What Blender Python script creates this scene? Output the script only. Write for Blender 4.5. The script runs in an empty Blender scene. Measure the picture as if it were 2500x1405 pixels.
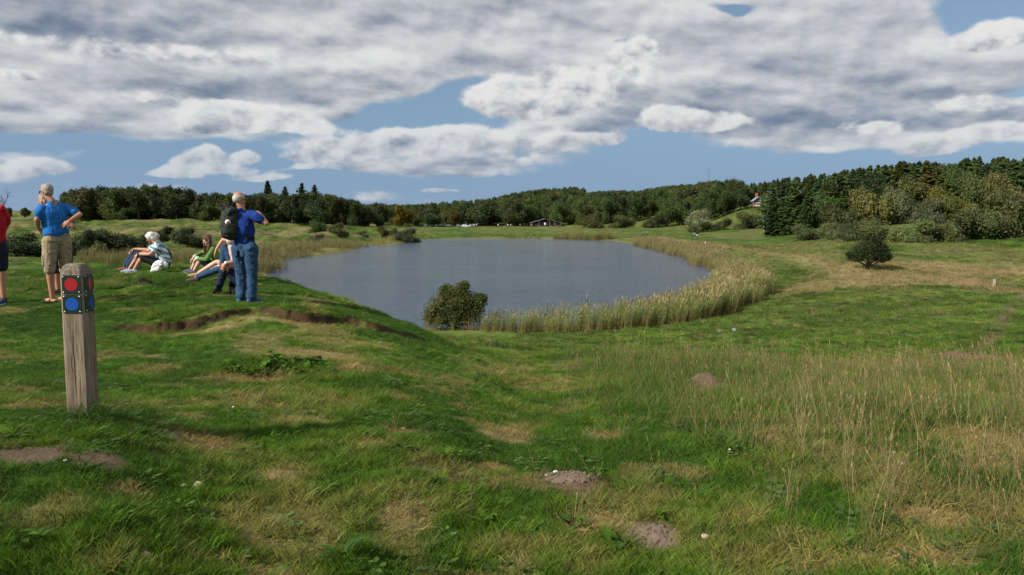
import bpy, bmesh, math, random
import numpy as np
from mathutils import Vector, Matrix, Euler
random.seed(7)
rng = np.random.default_rng(11)
S = bpy.context.scene
COL = S.collection
R = math.radians

# ------------------------------------------------------------------ camera
FPX, PITCH, CAMZ = 1915.0, math.atan(182.5/1915.0), 10.0
SP, CP = math.sin(PITCH), math.cos(PITCH)
cam_d = bpy.data.cameras.new('camera'); cam = bpy.data.objects.new('camera', cam_d); COL.objects.link(cam)
cam.location = (0, 0, CAMZ); cam.rotation_euler = (math.pi/2-PITCH, 0, 0)
cam_d.sensor_width = 23.5; cam_d.lens = 23.5*FPX/2500.0
cam_d.clip_start = 0.1; cam_d.clip_end = 6000
S.camera = cam
S.render.resolution_x, S.render.resolution_y = 1024, 575
def ray(px, py):                        # direction of a photo pixel, scaled so that its y is 1
    yv = 702.5-py
    dy = FPX*CP+yv*SP
    return (px-1250.0)/dy, (-FPX*SP+yv*CP)/dy
def PT(px, py, Y):
    a, b = ray(px, py)
    return Vector((a*Y, Y, CAMZ+b*Y))

# ------------------------------------------------------------------ light
SUN_TO = Vector((-0.87, -0.56, 0)).normalized()
SUN_EL = R(34)
S.view_settings.view_transform = 'Standard'; S.view_settings.look = 'None'
S.view_settings.gamma = 1; S.view_settings.exposure = 0.42; S.view_settings.use_curve_mapping = False
sun_d = bpy.data.lights.new('sun', 'SUN'); sun_d.energy = 5.0; sun_d.angle = R(0.5); sun_d.color = (1.0, 0.93, 0.82)
sun = bpy.data.objects.new('sun', sun_d); COL.objects.link(sun)
sv = Vector((SUN_TO.x*math.cos(SUN_EL), SUN_TO.y*math.cos(SUN_EL), math.sin(SUN_EL)))
sun.rotation_euler = (-sv).to_track_quat('-Z', 'Y').to_euler(); sun.location = sv*60

class Ex:
    """tiny wrapper that turns arithmetic into Math nodes"""
    tree = None
    def __init__(s, v): s.v = v
    @staticmethod
    def op(o, *a):
        n = Ex.tree.nodes.new('ShaderNodeMath'); n.operation = o
        for i, q in enumerate(a):
            q = q.v if isinstance(q, Ex) else q
            if isinstance(q, (int, float)): n.inputs[i].default_value = q
            else: Ex.tree.links.new(q, n.inputs[i])
        return Ex(n.outputs[0])
    def __add__(s, o): return Ex.op('ADD', s, o)
    __radd__ = __add__
    def __sub__(s, o): return Ex.op('SUBTRACT', s, o)
    def __rsub__(s, o): return Ex.op('SUBTRACT', o, s)
    def __mul__(s, o): return Ex.op('MULTIPLY', s, o)
    __rmul__ = __mul__
    def __truediv__(s, o): return Ex.op('DIVIDE', s, o)
    def __rtruediv__(s, o): return Ex.op('DIVIDE', o, s)
def ramp(e, a, b):                       # smoothstep a..b
    n = Ex.tree.nodes.new('ShaderNodeMapRange'); n.interpolation_type = 'SMOOTHSTEP'
    n.inputs['From Min'].default_value = a; n.inputs['From Max'].default_value = b
    Ex.tree.links.new(e.v, n.inputs['Value'])
    return Ex(n.outputs['Result'])
def vec(x, y, z):
    n = Ex.tree.nodes.new('ShaderNodeCombineXYZ')
    for i, q in enumerate((x, y, z)):
        if isinstance(q, Ex): Ex.tree.links.new(q.v, n.inputs[i])
        else: n.inputs[i].default_value = q
    return n.outputs[0]
def fbm(v, scale, detail, rough=0.5, dist=0.0):
    n = Ex.tree.nodes.new('ShaderNodeTexNoise'); n.inputs['Scale'].default_value = scale
    n.inputs['Detail'].default_value = detail; n.inputs['Roughness'].default_value = rough
    n.inputs['Distortion'].default_value = dist
    Ex.tree.links.new(v, n.inputs['Vector'])
    return Ex(n.outputs['Fac'])
def mixc(f, a, b):
    n = Ex.tree.nodes.new('ShaderNodeMix'); n.data_type = 'RGBA'
    for q, s in ((f, n.inputs[0]), (a, n.inputs[6]), (b, n.inputs[7])):
        if isinstance(q, Ex): q = q.v
        if isinstance(q, tuple): s.default_value = (*q, 1)
        elif isinstance(q, (int, float)): s.default_value = q
        else: Ex.tree.links.new(q, s)
    return n.outputs[2]

w = bpy.data.worlds.new('World'); S.world = w; w.use_nodes = True
nt = w.node_tree; nt.nodes.clear(); Ex.tree = nt
STR = 0.1
out = nt.nodes.new('ShaderNodeOutputWorld'); bg = nt.nodes.new('ShaderNodeBackground'); bg.inputs[1].default_value = 0.068
nt.links.new(bg.outputs[0], out.inputs[0])
sky = nt.nodes.new('ShaderNodeTexSky'); sky.sky_type = 'NISHITA'; sky.sun_disc = False
sky.sun_elevation = SUN_EL; sky.sun_rotation = math.atan2(SUN_TO.x, SUN_TO.y)
sky.altitude = 50; sky.air_density = 1.0; sky.dust_density = 1.2; sky.ozone_density = 1.6
tc = nt.nodes.new('ShaderNodeTexCoord')
def vmath(o, *a):
    n = Ex.tree.nodes.new('ShaderNodeVectorMath'); n.operation = o
    for i, q in enumerate(a):
        if isinstance(q, tuple): n.inputs[i].default_value = q
        else: Ex.tree.links.new(q, n.inputs[i])
    return n.outputs['Value' if o == 'DOT_PRODUCT' else 'Vector']
def blob(P, px, py, rx, ry, am, acc):
    a, b = ray(px, py)
    A = math.atan2(a, 1); E = math.asin(b/math.sqrt(a*a+b*b+1))
    q = vmath('MULTIPLY_ADD', P, (1915.0/rx, 1915.0/ry, 0.0), (-A*1915.0/rx, -E*1915.0/ry, 0.0))
    return Ex.op('MULTIPLY_ADD', Ex.op('POWER', 0.36788, Ex(vmath('DOT_PRODUCT', q, q))), am, acc)
def cloud_noise():
    """node group: unit direction -> broad layer noise, fine noise, rounded puffs, warp"""
    g = bpy.data.node_groups.new('cloud_noise', 'ShaderNodeTree')
    g.interface.new_socket('dir', in_out='INPUT', socket_type='NodeSocketVector')
    for q in ('layer', 'fine', 'puff'): g.interface.new_socket(q, in_out='OUTPUT', socket_type='NodeSocketFloat')
    g.interface.new_socket('warp', in_out='OUTPUT', socket_type='NodeSocketVector')
    Ex.tree = g
    gi = g.nodes.new('NodeGroupInput'); go = g.nodes.new('NodeGroupOutput')
    sx = g.nodes.new('ShaderNodeSeparateXYZ'); g.links.new(gi.outputs[0], sx.inputs[0])
    X, Y, Z = (Ex(o) for o in sx.outputs)
    e = Ex.op('MAXIMUM', Z, 0.0)+0.22
    hn = g.nodes.new('ShaderNodeTexNoise'); hn.inputs['Scale'].default_value = 7.0; hn.inputs['Detail'].default_value = 3
    g.links.new(vec(X, Y, Z*1.6), hn.inputs['Vector'])
    n1 = fbm(vec(X/e, Y/e, 0.0), 2.0, 5, 0.5)
    n2 = fbm(vec(X, Y, Z*1.7), 14.0, 5, 0.58)
    vo = g.nodes.new('ShaderNodeTexVoronoi'); vo.feature = 'F1'; vo.inputs['Scale'].default_value = 26.0; vo.inputs['Detail'].default_value = 2.6; vo.inputs['Roughness'].default_value = 0.55; vo.normalize = True
    g.links.new(vmath('MULTIPLY_ADD', hn.outputs['Color'], (.10, .10, .10), vec(X, Y, Z*1.25)), vo.inputs['Vector'])
    for k, q in enumerate((n1.v, n2.v, (0.5-Ex(vo.outputs['Distance'])).v, hn.outputs['Color'])): g.links.new(q, go.inputs[k])
    return g
CN = cloud_noise(); Ex.tree = nt
def cn(vs):
    n = nt.nodes.new('ShaderNodeGroup'); n.node_tree = CN; nt.links.new(vs, n.inputs[0]); return [Ex(o) for o in n.outputs]
dirv = tc.outputs['Generated']
sx = nt.nodes.new('ShaderNodeSeparateXYZ'); nt.links.new(dirv, sx.inputs[0])
X, Y, Z = (Ex(o) for o in sx.outputs)
az = Ex.op('ARCTAN2', X, Y); el = Ex.op('ARCSINE', Ex.op('MINIMUM', Ex.op('MAXIMUM', Z, -0.2), 1.0))
L0, F0, P0, W0 = cn(dirv)
L1, F1, P1, W1 = cn(vec(X-Y*0.008, Y+X*0.008, Z+0.011))            # a step up and towards the sun
PW0 = vmath('MULTIPLY_ADD', W0.v, (.13, .055, 0), vec(az-0.065, el-0.0275, 0.0))
PWC = vmath('MULTIPLY_ADD', W0.v, (.055, .030, 0), vec(az-0.0275, el-0.015, 0.0))
# masses of the high grey layer and the blue gaps in it: photo x, y, half width, half height, amount
acc = 0.0
for q in [(940,262,110,34,-1.0),(1110,275,100,50,-1.1),(1030,305,160,26,-.9),(1175,225,60,26,-.6),(860,320,110,20,-.9),(430,395,230,30,-.9),(180,345,240,22,-.5),(640,390,90,40,-.7),(560,350,90,20,-.6),
          (1600,350,130,42,-1.2),(1900,405,420,26,-1.0),(1500,425,420,26,-.7),(2470,22,110,50,-1.6),(1780,0,34,14,-1.0),(1505,98,40,14,-1.0),(290,212,100,18,-.5),(2150,258,90,14,-.7),(2485,250,50,30,-.6),(950,440,600,26,-.5),
          (1500,95,380,80,.4),(600,110,520,110,.4),(700,235,330,60,.5),(1850,230,330,110,.55),(2250,150,260,90,.4),(150,80,320,90,.5),(1100,130,400,70,.35),(120,290,240,36,.30),(1700,330,200,30,.4),(1080,412,330,22,.75),(250,380,260,26,.35),(2250,320,220,40,.4)]:
    acc = blob(PW0, *q[:4], q[4], acc)
cov = ramp(el, R(-1.0), R(8.0))*0.46-0.11
DS = acc+cov+(L0-0.5)*1.2+(F0-0.5)*0.65+P0*0.45
aS = ramp(DS, 0.0, 0.42)
# separate cumulus heads, flat below and rounded above
accC, accV = Ex(None), None
accC, accV = 0.0, 0.0
for px, py, rx, ry, am in [(1300,262,125,56,1.1),(1235,245,60,44,.7),(1400,240,90,60,.7),(1540,170,75,62,.75),(1560,120,50,30,.5),(1050,350,120,42,1.0),(940,358,120,34,.8),(800,382,110,22,.8),(1180,350,100,28,.75),(1270,385,110,20,.4),
          (502,380,36,26,.95),(598,380,34,24,.9),(470,392,40,14,.6),(1375,350,48,24,1.1),(1475,341,46,18,1.0),(1640,305,55,34,1.1),(1740,312,80,36,.8),(545,410,70,16,.75),(430,426,60,20,.9),(650,432,70,16,.8),(770,410,90,14,.6),(120,416,55,24,.9),(30,420,60,18,.6),
          (650,302,150,34,.85),(520,270,80,26,.8),(500,310,70,24,.7),(560,150,150,60,.5),(200,115,220,26,.5),(2440,95,75,38,1.0),(2310,352,85,22,.9),(2400,268,90,32,.7),(2445,330,70,24,.8),(2155,322,34,16,.8),(2260,380,60,14,.8),(35,190,50,18,.8),(330,230,60,20,.6),(1085,462,60,10,.6),(2000,310,160,24,.3)]:
    a, b = ray(px, py); A = math.atan2(a, 1); E = math.asin(b/math.sqrt(a*a+b*b+1))
    sp_ = nt.nodes.new('ShaderNodeSeparateXYZ'); nt.links.new(vmath('MULTIPLY_ADD', PWC, (1915.0/rx, 1915.0/ry, 0.0), (-A*1915.0/rx, -E*1915.0/ry, 0.0)), sp_.inputs[0])
    dx, dy = Ex(sp_.outputs[0]), Ex(sp_.outputs[1]); dy2 = Ex.op('MINIMUM', dy, dy*1.9)
    t_ = Ex.op('POWER', 0.36788, Ex.op('MULTIPLY_ADD', dx, dx, dy2*dy2))
    accC = Ex.op('MULTIPLY_ADD', t_, am, accC); accV = Ex.op('MULTIPLY_ADD', t_*am, dy, accV)
DC = accC*1.7+P0*0.95+(F0-0.5)*1.35+(L0-0.5)*0.5-0.64
aC = ramp(DC, -0.05, 0.34)
vC = accV/(accC+0.05)
rel = (P0-P1)*1.35+(F0-F1)*1.5
lumC = 0.70+vC*0.25+rel*1.0-ramp(DC, 0.3, 1.6)*0.05
# darker undersides of the heavy masses, brighter thin parts
PA_ = vec(az, el, 0.0); dk = 0.0
for q in [(130,40,240,50,.34),(1880,285,300,55,.24),(1520,262,120,28,.20),(700,225,330,40,.20),(660,335,170,14,.14),(1100,432,260,14,.10),(1400,318,140,10,.10),(2250,315,160,20,.12),(80,330,280,60,.10),(1250,50,260,50,.10),(2150,200,350,40,.10),(420,200,180,30,.10),(1850,345,160,24,.12),
          (1040,300,120,18,-.06),(560,130,160,40,-.12),(1480,150,120,50,-.12),(60,110,200,22,-.12),(1000,120,200,50,-.06),(2200,100,200,40,-.06),(1750,130,200,40,-.05)]:
    dk = blob(PW0, *q[:4], q[4], dk)
lumS = 0.615+(L1-0.5)*-0.40+(L0-L1)*2.2+(F0-F1)*0.55+(P0-P1)*0.2-ramp(DS, 0.5, 1.6)*0.10-dk
def tone(l): return mixc(ramp(l, 0.0, 1.0), (0.155/STR, 0.21/STR, 0.315/STR), (0.86/STR, 0.86/STR, 0.85/STR))
low = 1.0-ramp(el, 0.0, R(9.0))
air = (0.205/STR, 0.375/STR, 0.62/STR); hz = (0.36/STR, 0.45/STR, 0.57/STR)
base = mixc((1.0-ramp(el, 0.0, R(16.0)))*0.85, sky.outputs[0], air)
base = mixc((1.0-ramp(el, R(-1.0), R(4.5)))*0.55, base, hz)
c1_ = mixc(aS*0.95, base, mixc(low*0.40, tone(lumS), hz))
c2_ = mixc(aC*(1.0-low*0.25), c1_, mixc(low*0.35, tone(lumC), hz))
nt.links.new(c2_, bg.inputs[0])
w.cycles.sampling_method = 'MANUAL'; w.cycles.sample_map_resolution = 512
# ------------------------------------------------------------------ numpy noise
def _hash(ix, iy, seed):
    h = (ix.astype(np.int64)*374761393 + iy.astype(np.int64)*668265263 + seed*982451653) & 0xffffffff
    h = ((h ^ (h >> 13))*1274126177) & 0xffffffff
    return ((h ^ (h >> 16)) & 0xffff)/65535.0
def vnoise(x, y, seed=0):
    ix = np.floor(x); iy = np.floor(y); fx = x-ix; fy = y-iy
    fx = fx*fx*fx*(fx*(fx*6-15)+10); fy = fy*fy*fy*(fy*(fy*6-15)+10)
    a = _hash(ix, iy, seed); b = _hash(ix+1, iy, seed); c = _hash(ix, iy+1, seed); d = _hash(ix+1, iy+1, seed)
    return a+(b-a)*fx+(c-a)*fy+(a-b-c+d)*fx*fy
def nfbm(x, y, freq, octaves=4, seed=0, rough=0.5):
    x = np.asarray(x, float); y = np.asarray(y, float)
    s = 0; a = 1; t = 0
    for o in range(octaves):
        c, q = math.cos(o*0.7+0.3), math.sin(o*0.7+0.3)
        s = s+a*vnoise((x*c-y*q)*freq+o*17.3, (x*q+y*c)*freq-o*9.1, seed+o); t += a; a *= rough; freq *= 2.03
    return s/t
def sstep(a, b, x):
    t = np.clip((x-a)/(b-a), 0, 1); return t*t*(3-2*t)
def gauss(x, y, cx, cy, rx, ry, rot=0.0):
    dx = x-cx; dy = y-cy; c, q = math.cos(rot), math.sin(rot)
    return np.exp(-((dx*c+dy*q)/rx)**2-((-dx*q+dy*c)/ry)**2)

# ------------------------------------------------------------------ the lie of the land
# columns of (distance ahead, height) read along lines of sight; 'p' marks a height given by the photo row it shows in
def p(d, y): return ('p', d, y)
def zz(d, z): return ('z', d, z)
LAND = {
 -2500: [zz(1.5,8.7),zz(6,9.0),zz(12,8.8),zz(25,7.5),zz(60,3),zz(120,4),zz(300,7),zz(900,14),zz(1600,14)],
 -900: [zz(1.5,8.7),zz(4,8.9),zz(8,8.8),zz(12,8.7),zz(19,8.5),zz(30,6),zz(60,2.5),zz(120,2.5),zz(200,4),zz(350,6),zz(450,9),zz(1600,14)],
 0:   [zz(1.5,8.6),zz(3.3,8.76),zz(4.4,8.86),zz(6.5,8.55),zz(8.5,8.46),zz(9.8,8.47),p(12,740),p(18,672),p(20.5,656),zz(27,6.8),zz(60,1.6),zz(95,.8),zz(140,.4),p(170,622),p(230,585),p(350,543),zz(450,9),zz(700,12),zz(1600,12)],
 200: [zz(1.5,8.5),zz(3.3,8.72),p(4.4,1020),p(6.5,950),p(8,890),p(9.6,835),p(10.3,806),p(10.7,786),p(12,742),p(18,672),p(20.5,655),zz(27,6.8),zz(60,1.6),zz(95,.8),zz(145,.4),p(172,622),p(230,585),p(350,543),zz(450,9),zz(700,12),zz(1600,12)],
 400: [zz(1.5,8.45),zz(3.3,8.6),p(5,1030),p(6.9,940),p(8,890),p(9.5,835),p(10.35,801),p(10.6,775),p(12,745),p(18,662),p(20.5,648),zz(27,6.5),zz(60,1.4),zz(95,.5),zz(150,.4),p(172,622),p(230,585),p(350,543),zz(450,9),zz(700,12),zz(1600,12)],
 600: [zz(1.5,8.42),zz(3.3,8.5),p(5,1060),p(7,935),p(8,885),p(9.3,832),p(10.25,784),p(10.5,758),p(12.3,741),p(15.5,692),p(18.7,657),zz(20.5,8.0),zz(27,6.0),zz(60,1.2),zz(90,.3),zz(160,.3),p(178,622),p(235,588),p(360,545),zz(450,8),zz(700,12),zz(1600,12)],
 720: [zz(1.5,8.4),zz(3.3,8.47),p(5,1066),p(7.1,933),p(8.3,883),p(9.5,828),p(10.35,787),p(10.6,763),p(12.8,740),p(15,712),p(16.8,690),zz(19,7.9),zz(27,5.6),zz(60,1.0),zz(90,.3),zz(180,.3),p(195,615),p(240,590),p(370,548),zz(450,8),zz(700,12),zz(1600,12)],
 800: [zz(1.5,8.38),zz(3.3,8.45),p(5,1070),p(7.3,930),p(8.5,880),p(9.8,823),p(10.55,798),p(10.8,776),p(13,744),p(15.6,719),zz(18,7.6),zz(27,5.0),zz(60,.8),zz(200,.3),p(215,604),p(250,588),p(370,550),zz(450,7),zz(700,13),zz(1600,13)],
 950: [zz(1.5,8.36),zz(3.3,8.4),p(5,1080),p(7.6,930),p(9,878),p(10.8,828),p(11.1,806),p(13,786),p(14.3,774),zz(17,7.1),zz(27,4.3),zz(55,.6),zz(250,.3),p(270,590),p(300,578),p(380,560),p(440,555),zz(500,4.5),zz(700,12),zz(1600,12)],
 1050:[zz(1.5,8.35),zz(3.3,8.4),p(5.2,1080),p(8,932),p(10,882),p(12,842),p(12.7,826),p(13.4,809),zz(17,6.8),zz(27,4.0),zz(55,.6),zz(280,.3),p(300,580),p(390,560),p(440,555),zz(500,4.5),zz(700,13),zz(1600,13)],
 1150:[zz(1.5,8.35),zz(3.3,8.38),p(5.5,1092),p(8.2,960),p(10,912),p(12,878),p(15,856),p(21,846),zz(29,4.4),p(50,838),p(60,826),zz(66,-.2),zz(290,.3),p(304,580),p(390,562),p(440,554),zz(500,4.5),zz(600,13),zz(700,15),zz(1600,15)],
 1300:[zz(1.5,8.35),p(3.3,1405),p(5.65,1100),p(8.25,1000),p(14,902),p(19,862),zz(26,4.9),zz(40,2.2),p(49,858),p(56,836),p(62,818),zz(68,-.2),zz(300,.3),p(312,578),p(350,570),p(400,562),p(450,553),zz(520,6),zz(650,17),zz(900,20),zz(1600,20)],
 1500:[zz(1.5,8.36),zz(3.3,8.38),p(5.6,1100),p(8.2,1000),p(13,908),p(17.5,872),zz(24,5.1),zz(38,2.2),p(46,862),p(55,838),p(62,817),zz(75,-.2),zz(285,.3),p(292,580),p(350,568),p(400,560),p(440,553),zz(520,8),zz(650,20),zz(900,22),zz(1600,22)],
 1700:[zz(1.5,8.38),zz(3.3,8.4),p(5.5,1100),p(8,1000),p(12.5,918),p(16.3,883),zz(24,4.9),p(37,884),p(47,842),p(58,806),p(66,788),zz(73,.1),zz(90,-.2),zz(160,.3),p(190,604),p(240,585),p(300,570),p(380,555),zz(420,6),zz(520,17),zz(700,20),zz(1600,20)],
 1850:[zz(1.5,8.4),zz(3.3,8.43),p(5.5,1100),p(8,1000),p(12,926),p(15.5,893),zz(23,5.1),p(36,888),p(46,842),p(60,785),p(80,740),p(100,700),p(125,662),p(160,625),p(220,598),p(270,575),p(330,552),zz(400,13.0),zz(430,15),zz(520,18),zz(1600,22)],
 1950:[zz(1.5,8.4),zz(3.3,8.45),p(5.5,1100),p(8,1000),p(12,926),p(15.2,896),zz(22,5.3),p(35,892),p(45,840),p(60,780),p(80,730),p(100,696),p(130,650),p(200,602),p(250,575),p(290,560),zz(330,7),zz(430,15),zz(520,19),zz(1600,22)],
 2100:[zz(1.5,8.4),zz(3.3,8.5),p(5.4,1100),p(7.8,1000),p(11.5,933),p(14.5,908),zz(21,5.5),p(33,897),p(45,832),p(60,772),p(80,712),p(100,657),p(140,615),p(180,588),p(210,576),zz(250,6),zz(330,13),zz(450,20),zz(1600,24)],
 2300:[zz(1.5,8.45),zz(3.3,8.5),p(5.4,1100),p(7.6,1000),p(11,934),p(13.7,911),zz(20,5.9),p(30,905),p(42,842),p(60,762),p(80,705),p(100,668),p(140,615),p(200,572),zz(260,8),zz(330,14),zz(450,22),zz(1600,24)],
 2500:[zz(1.5,8.5),zz(3.3,8.55),p(5.4,1100),p(7.6,1000),p(10.5,937),p(13,915),zz(19,6.2),p(29,906),p(42,832),p(60,755),p(80,705),p(100,675),p(140,612),p(200,556),zz(260,10),zz(330,16),zz(450,24),zz(1600,24)],
 3400:[zz(1.5,8.6),zz(3.3,8.7),zz(6,8.5),zz(10,8),zz(15,7.2),zz(28,5),zz(60,4),zz(100,4),zz(200,8),zz(330,16),zz(1600,24)],
 5200:[zz(1.5,8.6),zz(6,8.8),zz(12,8.5),zz(28,7),zz(100,6),zz(200,9),zz(1600,22)],
}
NL = 420; LR0, LR1 = math.log(1.2), math.log(1800.0)
lgrid = np.linspace(LR0, LR1, NL)
cols = sorted(LAND); colth = []; prof = []
for px in cols:
    th = math.atan((px-1250.0)/1925.0); ls = []; zs = []
    for k, d, v in LAND[px]:
        z = v if k == 'z' else CAMZ+ray(px, v)[1]*d
        ls.append(math.log(d/math.cos(th))); zs.append(z)
    colth.append(th); prof.append(np.interp(lgrid, ls, zs))
NT = 560
thgrid = np.linspace(colth[0], colth[-1], NT)
prof = np.array(prof)
TAB = np.empty((NT, NL))
m_ = np.gradient(prof, np.array(colth), axis=0)
for k in range(NL):                                              # cubic (catmull-rom like) across the columns
    i = np.clip(np.searchsorted(colth, thgrid)-1, 0, len(colth)-2)
    t0 = np.array(colth)[i]; t1 = np.array(colth)[i+1]; h = t1-t0; t = (thgrid-t0)/h
    y0 = prof[i, k]; y1 = prof[i+1, k]; s = (y1-y0)/h
    d0 = m_[i, k]; d1 = m_[i+1, k]
    lim = 3*np.abs(s); d0 = np.clip(d0, -lim, lim)*(d0*s > 0); d1 = np.clip(d1, -lim, lim)*(d1*s > 0)
    TAB[:, k] = y0*(2*t**3-3*t**2+1)+h*d0*(t**3-2*t**2+t)+y1*(-2*t**3+3*t**2)+h*d1*(t**3-t**2)
ker = np.array([.06, .24, .4, .24, .06])
for _ in range(2):
    TAB = np.apply_along_axis(lambda v: np.convolve(np.pad(v, 2, 'edge'), ker, 'valid'), 1, TAB)
ker2 = np.hanning(11)[1:-1]; ker2 /= ker2.sum()
TAB = np.apply_along_axis(lambda v: np.convolve(np.pad(v, 4, 'edge'), ker2, 'valid'), 0, TAB)
def base_h(x, y):
    th = np.arctan2(x, y); r = np.hypot(x, y)
    a = (np.clip(th, thgrid[0], thgrid[-1])-thgrid[0])/(thgrid[1]-thgrid[0])
    b = (np.clip(np.log(np.maximum(r, .01)), LR0, LR1)-LR0)/(lgrid[1]-lgrid[0])
    i = np.clip(a.astype(int), 0, NT-2); j = np.clip(b.astype(int), 0, NL-2); a = a-i; b = b-j
    return (TAB[i, j]*(1-a)+TAB[i+1, j]*a)*(1-b)+(TAB[i, j+1]*(1-a)+TAB[i+1, j+1]*a)*b

# ------------------------------------------------------------------ the pond outline (water level is z = 0)
def W(px, py):
    q = ray(px, py); d = -CAMZ/q[1]; return (q[0]*d, d)
POND = [W(640,630),W(720,621),W(820,610),W(900,597),W(945,593),W(1000,588),W(1100,583.5),W(1200,583),W(1300,582.5),W(1400,584.5),W(1500,588),W(1600,603),W(1650,613),W(1700,633),
        W(1735,650),W(1757,668),(31.5,108),(27,96),(21,84),(15,75),(9,70),(3,67.5),(-3,66.5),(-9,67),(-16,72),(-24,82),(-32,98),(-38,118),(-44.5,140),(-50,158)]
PA = np.array(POND); PB = np.roll(PA, -1, 0)
def pond_sd(x, y):                                               # > 0 on land, metres from the water's edge
    sh = np.shape(x); x = np.ravel(x).astype(float); y = np.ravel(y).astype(float)
    best = np.full(x.shape, 1e18); ins = np.zeros(x.shape, bool)
    for (ax, ay), (bx, by) in zip(PA, PB):
        ex, ey = bx-ax, by-ay; t = np.clip(((x-ax)*ex+(y-ay)*ey)/(ex*ex+ey*ey), 0, 1)
        best = np.minimum(best, (x-ax-t*ex)**2+(y-ay-t*ey)**2)
        c = ((ay > y) != (by > y)); ins ^= c & (x < (bx-ax)*(y-ay)/((by-ay) if by != ay else 1e-9)+ax)
    s = np.sqrt(best); return np.where(ins, -s, s).reshape(sh)
def land(x, y):
    x = np.asarray(x, float); y = np.asarray(y, float)
    r = np.hypot(x, y); h = base_h(x, y)
    sd = pond_sd(x, y)
    w_ = sstep(0, 9, sd)
    hl = 0.12+0.035*np.clip(sd, 0, 60)
    h = np.where(sd > 0, hl*(1-w_)+np.maximum(h, hl)*w_, np.maximum(-1.6, 0.12+sd*0.16))
    dry = sstep(0, 6, sd)
    # hummocks
    near = 1-sstep(9, 30, r)
    h = h+dry*near*((nfbm(x, y, 1.4, 4, 3)-0.5)*0.10+(nfbm(x, y, 6.0, 3, 5)-0.5)*0.035)
    mid = sstep(15, 50, r)*(1-sstep(160, 320, r))
    h = h+dry*mid*((nfbm(x, y, 0.16, 4, 8)-0.5)*0.75+(nfbm(x, y, 0.9, 3, 9)-0.5)*0.28)
    # grazed terraces of the far left meadow
    lf = sstep(0, 30, -x-20)*sstep(150, 190, y)*(1-sstep(340, 400, y))
    t = nfbm(x, y*0.45, 0.05, 3, 21); h = h+lf*((np.abs(t-0.5)*2-.4)*-3.4+(nfbm(x, y*.5, .11, 3, 24)-.5)*2.0+(nfbm(x, y, .25, 3, 22)-.5)*.8)
    s_, a_ = scarp(x, y); h = h-a_*sstep(0, .05, s_)*np.exp(-np.maximum(s_, 0)/.9)
    h = h+0.07*gauss(x, y, *MOLE[0][:2], .34, .28)+0.03*gauss(x, y, *MOLE[1][:2], .30, .2)+0.16*gauss(x, y, *MOLE[2][:2], .4, .3)+.12*gauss(x, y, *MOLE[3][:2], .35, .3)
    return h
def G(px, py, it=40):                                            # where the sight line of a photo pixel meets the land
    a, b = ray(px, py); d = np.exp(np.linspace(math.log(2.5), math.log(900), 900))
    h = base_h(a*d, d); k = np.argmax(CAMZ+b*d < h); return (a*d[k], d[k])
SCP = [(240,812),(290,795),(380,785),(460,778),(520,768),(620,752),(700,760),(760,765),(850,780),(940,797),(1000,812),(1045,828),(1080,842)]
_sc = [(math.atan2(*G(a, b)), math.hypot(*G(a, b))) for a, b in SCP]
SC_T, SC_R = np.array([q[0] for q in _sc]), np.array([q[1] for q in _sc])
SC_A = np.array([0, .06, .11, .12, .14, .16, .15, .14, .13, .11, .08, .04, 0])
def scarp(x, y):
    th = np.arctan2(x, y); rs = np.interp(th, SC_T, SC_R)+(nfbm(x, y*0+th*9, 1.6, 4, 71)-.5)*.7+(nfbm(x, y, 7., 2, 72)-.5)*.12
    return rs-np.hypot(x, y), np.interp(th, SC_T, SC_A, left=0, right=0)
MOLE = [G(1385,1200), G(1590,1320), G(1720,950), G(350,710)]

# ------------------------------------------------------------------ what grows where (albedo only)
def smooth_path(x, y, pts, w):
    s = np.full(np.shape(x), 1e9)
    for (ax, ay), (bx, by) in zip(pts[:-1], pts[1:]):
        ex, ey = bx-ax, by-ay; t = np.clip(((x-ax)*ex+(y-ay)*ey)/(ex*ex+ey*ey+1e-9), 0, 1)
        s = np.minimum(s, np.hypot(x-ax-t*ex, y-ay-t*ey))
    return np.exp(-(s/w)**2)
TRAIL = [G(x, y) for x, y in [(2330,895),(2395,860),(2440,800),(2475,740),(2500,715),(2600,690)]]
TRAIL2 = [G(x, y) for x, y in [(2500,715),(2380,695),(2200,680),(2080,665),(1960,630),(1800,607),(1690,592),(1600,580),(1450,572),(1300,565),(1150,560)]]
NEARPATH = [G(x, y) for x, y in [(-500,1000),(-100,962),(150,948),(400,940),(650,938),(850,936),(980,925)]]
def sp(px, py, rx, ry):                                          # ellipse on the ground from photo px sizes
    c = G(px, py); d = c[1]
    lo = G(px, py+ry)[1]; hi = G(px, max(py-ry, 530))[1]
    return (c[0], d, max(rx/1915*d, .05), max((hi-lo)/2, .05))
DIRT = [sp(1385,1190,85,46),sp(1590,1320,80,34),sp(40,1115,150,36),sp(1720,950,50,18),sp(240,1130,90,26),sp(2380,870,40,20)]
SCORCH = [sp(990,1275,90,60),sp(690,1170,70,26),sp(900,1090,60,16),sp(980,1055,60,10),sp(1230,1065,80,20),sp(1480,1075,60,14),sp(1200,1150,50,16),sp(480,1080,120,26),
          sp(1450,1290,120,30),sp(2200,1380,220,40),sp(1880,1080,80,22),sp(2430,1080,90,40),sp(2280,1270,150,36),sp(600,1400,200,20),sp(2000,1390,160,30),sp(760,1030,70,10),sp(740,860,170,22),
          sp(860,905,60,18),sp(620,925,120,14),sp(700,770,160,9),sp(520,790,120,9),sp(640,1330,80,16),sp(300,1200,60,24),sp(1290,1370,60,16),sp(2330,890,120,18)]
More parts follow.
